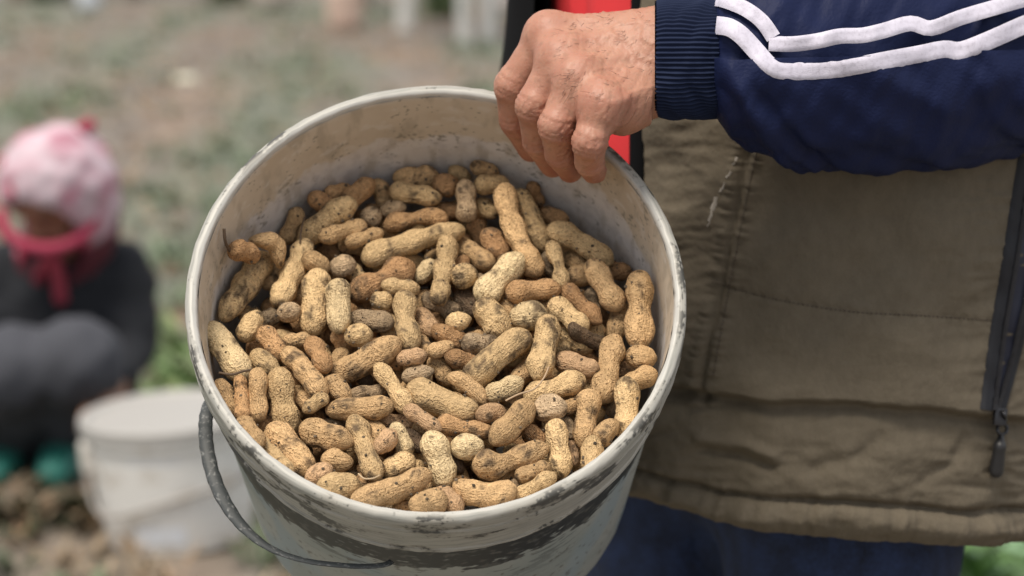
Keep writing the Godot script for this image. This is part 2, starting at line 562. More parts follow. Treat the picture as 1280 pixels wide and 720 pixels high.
# one pod: lobes along x, ridges and pits in the shell, mud stains in the vertex colours
func pod(length: float, r: float, waist: float, bend: float, tone: String, key: int, nu := 26, nv := 34) -> ArrayMesh:
	var g := RandomNumberGenerator.new()
	g.seed = 1000 + key
	var half := length * 0.5
	var lobes := 2 if length < r * 6.6 else 3
	var uneven := g.randf_range(-0.15, 0.15)
	var beak := g.randf_range(0.0, 0.16)
	var off := Vector3(g.randf() * 90, g.randf() * 90, g.randf() * 90)
	var plump := g.randf_range(1.15, 1.75)
	var ridges := g.randi_range(9, 12)
	var lumps := g.randf_range(0.10, 0.19)
	var mud := g.randf_range(0.05, 0.55) + (0.3 if tone == "mottled" or tone == "dark" else 0.0)
	var tip_dark := g.randf_range(-0.6, 1.0)
	var base: Color = TONES[tone]
	base = Color(base.r * 1.18, base.g * 1.14, base.b * 1.18) * g.randf_range(0.90, 1.36)
	base = base.lerp(Color(0.46, 0.29, 0.14), g.randf_range(0.0, 0.22))
	var v := PackedVector3Array()
	var uv := PackedVector2Array()
	var col := PackedColorArray()
	var u0 := g.randf()
	for j in nv + 1:
		var s := -cos(PI * j / nv)
		var x := s * half
		var e := half - absf(x)
		var cr := minf(r * plump, half)
		var q := clampf(e / cr, 0.0, 1.0)
		var round_ := sqrt(maxf(1.0 - (1.0 - q) * (1.0 - q), 0.0))
		var pinch := 0.0
		if lobes == 2: pinch = exp(-pow((s - uneven * 0.6) / 0.30, 2))
		else: pinch = maxf(exp(-pow((s - 0.33) / 0.2, 2)), exp(-pow((s + 0.33) / 0.2, 2)))
		var body := r * (1.0 - waist * pinch) * (1.0 + uneven * s)
		var rr := body * round_
		if s > 0.0: x += beak * r * pow(maxf(0.0, (s - 0.86) / 0.14), 2.0)
		var yb := bend * (1.0 - s * s)
		for i in nu + 1:
			var t := TAU * (i % nu) / nu
			var dir := Vector3(0, cos(t), sin(t))
			var at := Vector3(x, dir.y * rr, dir.z * rr)
			var k := at * (0.9 / r) + off
			var n1 := noise_a.get_noise_3dv(k * 0.62)
			var n2 := noise_a.get_noise_3dv(k * 1.9)
			var ridge := absf(sin(ridges * 0.5 * t + 1.3 * n1 + 0.6 * s))
			var bump := lumps * n1 + 0.035 * n2 + 0.062 * (0.55 - ridge) * round_
			v.append(at + dir * (r * bump * round_) + Vector3(0, yb, 0))
			uv.append(Vector2(u0 + float(i) / nu, x / 0.040 + u0 * 7.0))
			var stain := smoothstep(0.55 - mud, 0.85 - mud * 0.6, n1 * 0.75 + n2 * 0.45 + tip_dark * 0.25 * maxf(0.0, s - 0.55) / 0.45)
			var c := base.lerp(Color(0.085, 0.06, 0.04), clampf(stain, 0, 1) * 0.9)
			c = c.lerp(base * 1.18, clampf((0.45 - ridge) * 1.1, 0, 1))
			c = c * (1.0 + 0.20 * n2 + 0.12 * n1)
			col.append(Color(clampf(c.r, 0, 1), clampf(c.g, 0, 1), clampf(c.b, 0, 1)))
	return arrays_mesh(v, grid_index(nu, nv, true), uv, col, seam(nu, nv))

func shell_material(specks: float) -> StandardMaterial3D:
	var pits := FastNoiseLite.new()
	pits.seed = 41
	pits.noise_type = FastNoiseLite.TYPE_CELLULAR
	pits.cellular_return_type = FastNoiseLite.RETURN_DISTANCE2_SUB
	pits.frequency = 1.0
	pits.cellular_jitter = 0.9
	var dots := FastNoiseLite.new()
	dots.seed = 77
	dots.noise_type = FastNoiseLite.TYPE_CELLULAR
	dots.cellular_return_type = FastNoiseLite.RETURN_DISTANCE
	dots.frequency = 1.0
	var w := 400
	var h := 400
	var hi := Image.create(w, h, false, Image.FORMAT_RGB8)
	var al := Image.create(w, h, false, Image.FORMAT_RGB8)
	for y in h:
		for x in w:
			var u := float(x) / w
			var v := float(y) / h
			var a := TAU * u
			var b := TAU * v
			# seamless both ways by blending the two ends along v
			var net := 0.0
			var dot := 0.0
			var grain := 0.0
			var lines := 0.0
			var wv := smoothstep(0.8, 1.0, v)
			for side in 2:
				var share := (1.0 - wv) if side == 0 else wv
				if share <= 0.0: continue
				var vv := v - side
				var c3 := Vector3(cos(a) * 2.1, sin(a) * 2.1, vv * 9.0)
				net += share * clampf(pits.get_noise_3dv(c3) + 1.0, 0.0, 1.0)
				dot += share * (dots.get_noise_3d(cos(a) * 4.6, sin(a) * 4.6, vv * 29.0) + 1.0)
				grain += share * noise_b.get_noise_3d(cos(a) * 5.0, sin(a) * 5.0, vv * 30.0)
				lines += share * noise_b.get_noise_3d(cos(a) * 6.5, sin(a) * 6.5, vv * 5.0)
			var ridge := 1.0 - smoothstep(0.0, 0.30, net)
			hi.set_pixel(x, y, Color.from_hsv(0, 0, clampf(0.42 + 0.36 * ridge + 0.25 * grain + 0.25 * lines, 0, 1)))
			var speck := smoothstep(0.36, 0.20, dot + 0.6 * grain) * smoothstep(-0.15, 0.30, noise_b.get_noise_3d(cos(a) * 1.3, sin(a) * 1.3, 8.0 + sin(b) * 1.5) + 0.3 * (specks - 0.5))
			var tone := 0.78 + 0.26 * ridge + 0.30 * grain + 0.14 * lines
			var c := Color(tone, tone * 0.985, tone * 0.96).lerp(Color(0.16, 0.11, 0.07), speck * specks)
			al.set_pixel(x, y, Color(clampf(c.r, 0, 1), clampf(c.g, 0, 1), clampf(c.b, 0, 1)).linear_to_srgb())
	var m := plain(Color.WHITE, 0.82, true)
	m.albedo_texture = ImageTexture.create_from_image(al)
	m.heightmap_enabled = true
	m.heightmap_texture = ImageTexture.create_from_image(hi)
	m.heightmap_scale = 0.17
	m.metallic_specular = 0.3
	return m

func peanuts() -> void:
	# end to end in the picture, width, pinch in tenths, bend, how deep it lies, tone
	var seen := [
		[292, 310, 321, 320, 26, 0, 0, 0, "brown"], [313, 300, 351, 332, 25, 1, 15, 0, "tan"], [333, 320, 279, 397, 34, 1, 0, 0, "pale"], [384, 303, 347, 380, 31, 2, 0, 0, "pale"],
		[357, 332, 330, 358, 22, 1, 0, 1, "tan"], [446, 253, 377, 303, 33, 2, -3, 0, "pale"], [376, 262, 357, 302, 24, 2, 0, 1, "tan"], [389, 246, 413, 259, 25, 0, 0, 1, "brown"],
		[434, 256, 467, 229, 29, 1, 0, 1, "orange"], [410, 244, 437, 236, 19, 1, 0, 2, "orange"], [453, 267, 475, 275, 25, 0, 0, 0, "grey"], [477, 264, 505, 260, 22, 0, 0, 0, "grey"],
		[471, 226, 484, 259, 25, 1, 0, 1, "tan"], [491, 239, 550, 249, 27, 2, 0, 0, "pale"], [493, 222, 546, 221, 30, 2, 0, 1, "tan"], [544, 229, 571, 237, 29, 0, 0, 0, "brown"],
		[582, 228, 584, 277, 28, 2, 0, 0, "grey"], [595, 233, 634, 230, 25, 1, 0, 0, "pale"], [563, 212, 586, 222, 20, 1, 0, 1, "pale"], [590, 207, 621, 217, 20, 1, 0, 1, "tan"],
		[597, 255, 617, 268, 26, 0, 0, 0, "pale"], [629, 234, 671, 342, 30, 1, -6, 0, "tan"], [648, 240, 682, 310, 28, 2, 0, 0, "pale"], [664, 230, 674, 256, 18, 1, 0, 2, "brown"],
		[677, 265, 707, 277, 22, 1, 0, 0, "orange"], [686, 286, 763, 329, 31, 3, 4, 0, "pale"], [688, 304, 702, 360, 22, 4, 3, 0, "pale"], [702, 311, 726, 334, 24, 1, 0, 1, "tan"],
		[707, 347, 749, 341, 29, 0, 0, 0, "tan"], [737, 327, 772, 384, 32, 2, 0, 0, "tan"], [760, 337, 786, 340, 24, 0, 0, 1, "brown"], [800, 341, 798, 434, 39, 3, 0, 0, "tan"],
		[779, 382, 766, 423, 26, 1, 0, 1, "tan"], [706, 360, 749, 402, 26, 4, 0, 0, "brown"], [690, 377, 731, 414, 30, 2, 0, 0, "pale"], [713, 407, 758, 432, 20, 1, -4, 0, "dark"],
		[634, 366, 699, 361, 30, 2, 0, 0, "orange"], [651, 320, 600, 374, 35, 2, 0, 0, "cream"], [639, 399, 681, 392, 37, 0, 0, 0, "cream"], [454, 324, 578, 287, 31, 2, 3, 0, "pale"],
		[561, 301, 549, 377, 28, 3, 0, 0, "pale"], [541, 327, 522, 351, 22, 0, 0, 1, "cream"], [567, 346, 595, 344, 34, 0, 0, 0, "pale"], [574, 304, 613, 331, 25, 1, 0, 1, "tan"],
		[606, 289, 631, 323, 32, 1, 0, 1, "brown"], [481, 283, 558, 273, 25, 4, 5, 0, "orange"], [404, 298, 456, 283, 25, 2, 0, 0, "tan"], [436, 305, 477, 291, 20, 1, 0, 0, "tan"],
		[424, 305, 469, 313, 22, 2, 0, 1, "tan"], [414, 334, 442, 331, 28, 0, 0, 0, "grey"], [382, 321, 410, 337, 24, 0, 0, 0, "tan"], [438, 370, 513, 333, 38, 4, 0, 0, "brown"],
		[479, 356, 523, 362, 22, 3, 0, 0, "pale"], [465, 374, 489, 378, 25, 0, 0, 0, "pale"], [504, 368, 513, 435, 32, 3, 0, 0, "pale"], [525, 389, 541, 417, 25, 0, 0, 1, "red"],
		[529, 371, 573, 394, 26, 2, 0, 1, "mottled"], [572, 366, 599, 393, 30, 0, 0, 1, "dark"], [559, 405, 586, 399, 24, 0, 0, 0, "pale"], [542, 409, 579, 433, 25, 1, 0, 0, "brown"],
		[600, 377, 631, 419, 39, 1, 0, 0, "pale"], [619, 367, 641, 392, 22, 1, 0, 1, "tan"], [579, 428, 626, 435, 29, 1, 0, 0, "mottled"], [659, 417, 584, 483, 36, 1, -4, 0, "pale"],
		[538, 440, 564, 432, 20, 0, 0, 0, "tan"], [524, 422, 537, 441, 17, 0, 0, 1, "tan"], [558, 445, 598, 457, 25, 1, 0, 0, "brown"], [499, 450, 531, 443, 22, 1, 0, 0, "red"],
		[486, 448, 502, 458, 20, 0, 0, 1, "orange"], [504, 473, 539, 464, 22, 1, 0, 0, "grey"], [540, 447, 561, 479, 25, 1, 0, 1, "tan"],
	]
	seen += [
		[413, 471, 499, 427, 33, 0, -2, 0, "tan"], [471, 457, 509, 513, 25, 3, 3, 0, "pale"], [511, 485, 595, 517, 36, 0, -3, 0, "pale"], [562, 469, 605, 505, 21, 0, 5, 0, "tan"],
		[605, 497, 651, 477, 28, 1, 0, 0, "cream"], [599, 519, 628, 515, 28, 0, 0, 0, "red"], [547, 530, 613, 539, 25, 3, 0, 0, "orange"], [663, 503, 617, 552, 34, 1, 0, 0, "tan"],
		[566, 560, 602, 558, 34, 0, 0, 0, "cream"], [537, 540, 557, 612, 38, 2, 4, 0, "cream"], [593, 584, 683, 559, 37, 4, -4, 0, "tan"], [509, 509, 549, 537, 21, 1, 0, 0, "red"],
		[409, 513, 489, 508, 30, 2, 0, 0, "tan"], [437, 494, 481, 488, 20, 1, 0, 1, "grey"], [474, 528, 515, 530, 24, 2, 0, 1, "red"], [442, 524, 471, 598, 30, 1, 0, 0, "pale"],
		[457, 523, 477, 549, 24, 0, 0, 1, "tan"], [472, 563, 493, 539, 26, 0, 0, 0, "red"], [492, 531, 511, 569, 22, 1, 0, 0, "cream"], [507, 540, 529, 563, 22, 0, 0, 1, "dark"],
		[479, 593, 516, 573, 30, 1, 0, 0, "pale"], [443, 626, 537, 591, 33, 1, -3, 0, "tan"], [400, 606, 449, 608, 36, 0, 0, 0, "pale"], [384, 601, 414, 583, 26, 0, 0, 0, "red"],
		[403, 574, 439, 578, 30, 0, 0, 0, "tan"], [378, 535, 438, 553, 38, 2, 0, 0, "tan"], [349, 461, 358, 545, 36, 2, 0, 0, "pale"], [324, 461, 322, 526, 25, 2, 0, 0, "tan"],
		[272, 477, 295, 517, 23, 1, 0, 0, "tan"], [302, 472, 304, 521, 18, 1, 0, 0, "orange"], [304, 525, 329, 553, 25, 0, 0, 0, "tan"], [339, 534, 387, 592, 36, 1, 0, 0, "tan"],
		[324, 549, 363, 590, 21, 1, 0, 0, "pale"], [356, 439, 404, 493, 28, 1, 3, 0, "tan"], [411, 473, 433, 501, 26, 0, 0, 0, "tan"], [364, 490, 392, 511, 26, 0, 0, 1, "tan"],
		[381, 513, 409, 495, 19, 1, 0, 0, "pale"], [261, 407, 307, 472, 36, 1, 0, 0, "cream"], [303, 425, 323, 391, 28, 0, 0, 0, "pale"], [349, 393, 373, 388, 25, 0, 0, 0, "grey"],
		[327, 411, 353, 448, 25, 1, 0, 0, "orange"], [353, 428, 387, 424, 21, 1, 0, 0, "tan"], [389, 424, 409, 461, 26, 2, 0, 0, "brown"], [317, 441, 346, 467, 26, 0, 0, 0, "pale"],
		[398, 339, 390, 417, 36, 1, 0, 0, "pale"], [424, 353, 424, 413, 31, 1, 0, 0, "cream"], [437, 398, 489, 404, 28, 1, 0, 0, "mottled"], [433, 422, 463, 418, 31, 0, 0, 0, "pale"],
		[399, 476, 431, 439, 25, 1, 0, 1, "tan"], [271, 396, 291, 384, 22, 0, 0, 2, "brown"], [687, 397, 672, 471, 34, 2, 0, 0, "pale"], [639, 477, 673, 457, 25, 1, 0, 1, "tan"],
		[697, 411, 737, 439, 27, 1, 0, 1, "pale"], [694, 449, 746, 463, 29, 1, 0, 0, "red"], [768, 422, 752, 500, 35, 3, 0, 0, "tan"], [784, 446, 817, 448, 32, 0, 0, 0, "tan"],
		[777, 483, 819, 466, 28, 2, 0, 0, "tan"], [771, 466, 789, 458, 18, 0, 0, 2, "red"], [782, 472, 784, 549, 33, 2, 0, 0, "pale"], [657, 499, 729, 473, 32, 2, 0, 0, "pale"],
		[669, 512, 706, 508, 36, 0, 0, 0, "grey"], [704, 512, 723, 505, 20, 0, 0, 0, "tan"], [738, 489, 728, 557, 31, 2, 0, 0, "tan"], [745, 553, 769, 527, 26, 0, 0, 0, "tan"],
		[695, 526, 701, 596, 31, 1, 0, 0, "pale"], [740, 545, 740, 592, 28, 0, 0, 0, "pale"], [704, 523, 715, 546, 18, 0, 0, 1, "grey"], [714, 556, 718, 579, 15, 0, 0, 1, "red"],
		[569, 606, 643, 613, 34, 1, -9, 0, "tan"], [646, 595, 686, 583, 22, 1, 0, 0, "tan"], [641, 627, 693, 593, 23, 1, 0, 0, "pale"], [614, 590, 647, 594, 22, 0, 0, 1, "tan"],
		[514, 632, 557, 622, 34, 0, 0, 0, "tan"], [547, 613, 575, 639, 25, 0, 0, 0, "red"], [494, 630, 516, 643, 22, 0, 0, 1, "orange"], [561, 570, 577, 589, 19, 0, 0, 1, "dark"],
		[639, 604, 661, 612, 18, 0, 0, 1, "grey"], [542, 262, 573, 264, 22, 0, 0, 1, "brown"], [399, 340, 413, 334, 15, 0, 0, 1, "brown"], [730, 530, 744, 545, 18, 0, 0, 2, "brown"],
		[655, 545, 700, 548, 22, 0, 0, 2, "brown"], [520, 500, 545, 485, 20, 0, 0, 2, "brown"], [338, 480, 345, 500, 18, 0, 0, 2, "brown"], [440, 458, 462, 480, 20, 0, 0, 2, "dark"],
	]
	var shells := [shell_material(0.85), shell_material(0.35)]
	var inv := bucket_frame.affine_inverse()
	var towards := bucket_frame.basis.inverse() * -FWD
	var list := []        # {a, b: ends in the bucket's axes, r, waist, bend, tone, free}
	for e in seen:
		var p1 := Vector2(e[0], e[1])
		var p2 := Vector2(e[2], e[3])
		var w: float = e[4]
		var grow := (p2 - p1).normalized() * 2.5
		p1 -= grow
		p2 += grow
		w *= 1.02
		if (p2 - p1).length() < w: w = maxf((p2 - p1).length(), w * 0.9)
		var d := on_heap((p1.x + p2.x) * 0.5, (p1.y + p2.y) * 0.5)
		var d1 := lerpf(d, on_heap(p1.x, p1.y), 0.85)
		var d2 := lerpf(d, on_heap(p2.x, p2.y), 0.85)
		var tilt := rng.randf_range(-0.006, 0.006)
		var drop: float = 0.010 * e[7]
		var thick := 0.5 * w / FOCAL * d
		var slip := minf(within_wall((p1.x + p2.x) * 0.5, (p1.y + p2.y) * 0.5, d, thick) - d, 0.0)
		d1 = minf(d1 + slip, within_wall(p1.x, p1.y, d1 + slip, thick))
		d2 = minf(d2 + slip, within_wall(p2.x, p2.y, d2 + slip, thick))
		if slip < -0.004: drop *= 0.3
		list.append({"a": inv * spot(p1.x, p1.y, d1 + drop + tilt), "b": inv * spot(p2.x, p2.y, d2 + drop - tilt), "r": 0.5 * w / FOCAL * d, "waist": 0.085 * e[5] + rng.randf_range(0.0, 0.05), "bend": e[6] / FOCAL * d, "tone": e[8], "layer": e[7], "free": false, "px": (p1 + p2) * 0.5, "span": (p2 - p1)})
	var plenty := ["tan", "pale", "tan", "brown", "pale", "orange", "mottled"]
	for k in 168:
		var ang := rng.randf() * TAU
		var rr := sqrt(rng.randf()) * 0.128
		var x := cos(ang) * rr
		var z := sin(ang) * rr
		var c := Vector3(x, heap_height(x, z) - rng.randf_range(0.008, 0.020), z)
		var dir := Vector3(rng.randf_range(-1, 1), rng.randf_range(-0.35, 0.35), rng.randf_range(-1, 1)).normalized()
		var half := rng.randf_range(0.008, 0.014)
		list.append({"a": c - dir * half, "b": c + dir * half, "r": rng.randf_range(0.0062, 0.0078), "waist": rng.randf_range(0.0, 0.3), "bend": rng.randf_range(-0.001, 0.001), "tone": plenty[k % 7], "layer": 3, "free": true})
	settle(list, towards)
	var named := {}
	var made := []
	for k in list.size():
		var q = list[k]
		var a: Vector3 = q.a
		var b: Vector3 = q.b
		if q.free:
			if made.size() >= 299: continue
			var far := Vector2(a.x, a.z).lerp(Vector2(b.x, b.z), 0.5).length()
			if far > inner_radius((a.y + b.y) * 0.5) - 0.014: continue
		var x := (b - a).normalized()
		var z := (towards - x * towards.dot(x)).normalized()
		var y := z.cross(x)
		var m := pod((b - a).length(), q.r, q.waist, q.bend, q.tone, k, 26 if not q.free else 18, 34 if not q.free else 22)
		var o := part("peanut", m, shells[0 if k % 5 < 3 else 1], self, bucket_frame * Transform3D(Basis(x, y, z), (a + b) * 0.5))
		made.append([o, q])
	label_peanuts(made, named)
	# the pods deeper down, which hardly show
	var deep := MultiMesh.new()
	deep.transform_format = MultiMesh.TRANSFORM_3D
	deep.mesh = pod(0.028, 0.0072, 0.2, 0.0, "brown", 5000, 16, 18)
	deep.instance_count = 260
	for k in 260:
		var ang := rng.randf() * TAU
		var rr := sqrt(rng.randf()) * 0.118
		var p := Vector3(cos(ang) * rr, 0, sin(ang) * rr)
		p.y = heap_height(p.x, p.z) - rng.randf_range(0.034, 0.050)
		deep.set_instance_transform(k, bucket_frame * Transform3D(Basis.from_euler(Vector3(rng.randf_range(-0.4, 0.4), rng.randf() * TAU, rng.randf() * TAU)), p))
	stuff("peanut_heap", deep, shells[0], "dark mass of peanuts deep in the bucket under the upper layers", "peanuts")

	# soil that clings to the pods
	var grit := MultiMesh.new()
	grit.transform_format = MultiMesh.TRANSFORM_3D
	grit.use_colors = true
	grit.mesh = stone_mesh(5, 0.001)
	grit.instance_count = 900
	for k in 900:
		var q = made[rng.randi() % made.size()][1]
		var x: Vector3 = (q.b - q.a).normalized()
		var out := Vector3(rng.randfn(), absf(rng.randfn()) + 0.1, rng.randfn())
		out = (out - x * out.dot(x)).normalized()
		var s := rng.randf_range(-0.8, 0.8)
		var p: Vector3 = q.a.lerp(q.b, 0.5 + 0.5 * s) + out * q.r * (1.0 - 0.25 * s * s - q.waist * exp(-pow(s / 0.3, 2)))
		grit.set_instance_transform(k, bucket_frame * Transform3D(Basis.from_euler(Vector3(rng.randf() * 6.0, rng.randf() * 6.0, 0)).scaled(Vector3.ONE * rng.randf_range(0.3, 1.25)), p))
		var c := Color(0.10, 0.075, 0.05) * rng.randf_range(0.5, 1.5)
		grit.set_instance_color(k, Color(c.r, c.g, c.b))
	stuff("soil_grit", grit, plain(Color.WHITE, 0.95, true), "dark crumbs of soil clinging to the peanuts in the bucket", "soil")

	# a stalk of root on the lone pod at the left, and a few thin rootlets
	var dry := plain(Color(0.10, 0.065, 0.04), 0.8)
	var stalks := [
		["thin dark root stalk curling up beside the left wall of the bucket", [[280, 286, -0.085], [282, 303, -0.072], [289, 316, -0.052], [299, 325, -0.026]], 0.0011, dry],
		["short dark rootlet standing over the pale peanut in the upper left of the heap", [[381, 271, -0.022], [377, 285, -0.020], [375, 304, -0.016]], 0.0006, dry],
		["pale curved rootlet lying over peanuts at the right of the heap", [[632, 501, -0.014], [648, 493, -0.017], [668, 486, -0.018], [680, 472, -0.016], [686, 458, -0.012]], 0.0006, plain(Color(0.42, 0.30, 0.19), 0.8)],
		["thin twisted root fibre lying across the pale peanut near the left wall", [[274, 466, -0.018], [290, 468, -0.020], [304, 464, -0.018], [316, 462, -0.014]], 0.0008, dry],
		["thin straw-coloured fibre below a long pale peanut near the front rim", [[448, 592, -0.014], [455, 598, -0.017], [466, 598, -0.018], [475, 594, -0.014]], 0.0005, plain(Color(0.5, 0.38, 0.24), 0.8)],
	]
	for s in stalks:
		var pts := []
		for q in s[1]: pts.append(spot(q[0], q[1], on_heap(q[0], q[1]) + q[2]))
		tag(part("root_stalk", tube(curve(pts, 6), [s[2]], 6), s[3], self), s[0], "root")

# push overlapping pods apart: those seen in the picture move along the line of sight, the ones below move freely
func settle(list: Array, towards: Vector3) -> void:
	var balls := 5
	for round_ in 34:
		for q in list:
			if q.free: continue
			for s in [0.12, 0.5, 0.88]:
				if outside_wall(q.a.lerp(q.b, s), q.r * 0.85):
					q.a += towards * 0.0015 * (1.3 - s)
					q.b += towards * 0.0015 * (0.3 + s)
		var mids := PackedVector3Array()
		var reach := PackedFloat32Array()
		for q in list:
			mids.append((q.a + q.b) * 0.5)
			reach.append((q.b - q.a).length() * 0.5)
		for i in list.size():
			for j in range(i + 1, list.size()):
				var gap := reach[i] + reach[j]
				if mids[i].distance_squared_to(mids[j]) > gap * gap: continue
				var p = list[i]
				var q = list[j]
				if p.free and q.free and round_ % 2: continue
				for s in balls:
					var ts := 0.125 + 0.75 * s / (balls - 1)
					var rp: float = p.r * (1.0 - p.waist * 0.6 if s == 2 else 1.0) * 0.97
					var lp: float = maxf((p.b - p.a).length() - 2.0 * rp, 0.0) / maxf((p.b - p.a).length(), 1e-5)
					var up: float = 0.5 + (ts - 0.5) / 0.75 * lp
					var cp: Vector3 = p.a.lerp(p.b, up)
					for t in balls:
						var tt := 0.125 + 0.75 * t / (balls - 1)
						var rq: float = q.r * 0.97
						var lq: float = maxf((q.b - q.a).length() - 2.0 * rq, 0.0) / maxf((q.b - q.a).length(), 1e-5)
						var uq: float = 0.5 + (tt - 0.5) / 0.75 * lq
						var cq: Vector3 = q.a.lerp(q.b, uq)
						var between := cp - cq
						var over: float = rp + rq - between.length()
						if over <= 0.0: continue
						if not p.free and not q.free:
							var sign := signf(between.dot(towards) + (q.layer - p.layer) * 0.02)
							var push := towards * sign * minf(over, 0.004) * 0.26
							p.a += push * (1.0 - up)
							p.b += push * up
							q.a -= push * (1.0 - uq)
							q.b -= push * uq
						else:
							var push := between.normalized() * over * 0.4
							if p.free:
								p.a += push
								p.b += push
							if q.free:
								q.a -= push
								q.b -= push

func label_peanuts(made: Array, named: Dictionary) -> void:
	var clock := ["twelve", "one", "two", "three", "four", "five", "six", "seven", "eight", "nine", "ten", "eleven"]
	for m in made:
		var o: Node3D = m[0]
		var q = m[1]
		var c: Vector3 = (q.a + q.b) * 0.5
		var a2 := seen_at(bucket_frame * q.a)
		var b2 := seen_at(bucket_frame * q.b)
		var span := b2 - a2
		var aspect: float = (q.b - q.a).length() / (2.0 * q.r)
		var shape := "round single-seed" if aspect < 1.3 else ("short" if aspect < 1.75 else ("long" if aspect > 2.6 else "medium"))
		if aspect >= 1.3 and q.waist > 0.16: shape += " pinched"
		var lean := ""
		if aspect >= 1.3:
			var ang := fposmod(rad_to_deg(atan2(-span.y, span.x)), 180.0)
			lean = "lying level" if ang < 22 or ang > 158 else ("leaning right" if ang < 67 else ("upright" if ang < 113 else "leaning left"))
		var mid := (a2 + b2) * 0.5 - Vector2(540, 425)
		var out := Vector2(mid.x / 285.0, mid.y / 220.0)
		var hour := int(round(fposmod(atan2(out.x, -out.y), TAU) / TAU * 12.0)) % 12
		var ring := "at the heap's centre"
		if out.length() > 0.82: ring = "by the wall at %s o'clock" % clock[hour]
		elif out.length() > 0.55: ring = "halfway out at %s o'clock" % clock[hour]
		elif out.length() > 0.22: ring = "off centre at %s o'clock" % clock[hour]
		var text := "%s %s peanut %s %s" % [TONE_WORDS[q.tone], shape, lean, ring]
		if q.free: text = "half buried %s %s peanut %s" % [TONE_WORDS[q.tone], shape, ring]
		text = text.replace("  ", " ")
		if not named.has(text): named[text] = []
		named[text].append([(a2 + b2) * 0.5, o])
	for text in named:
		var same: Array = named[text]
		same.sort_custom(func(l, r): return l[0].x < r[0].x)
		for k in same.size():
			var extra := ""
			if same.size() == 2: extra = [", the left", ", the right"][k]
			elif same.size() > 3 and same.size() < 7: extra = ", " + ["leftmost", "second from left", "third from left", "fourth from left", "fifth from left", "sixth from left"][k]
			elif same.size() == 3: extra = [", the left", ", the middle", ", the right"][k]
			tag(same[k][1], text + extra, "peanut", "peanuts heaped in the bucket")


# ---------------------------------------------------------------- the field and what stands on it
func ground_height(x: float, z: float) -> float:
	return 0.035 * noise_a.get_noise_2d(x * 1.3, z * 1.3) + 0.018 * noise_a.get_noise_2d(x * 5.0 + 30.0, z * 5.0) - 0.012

func greenness(x: float, z: float) -> float:
	return smoothstep(-0.2, 0.45, noise_b.get_noise_2d(x * 0.6 + 3.0, z * 0.16) + 0.10)

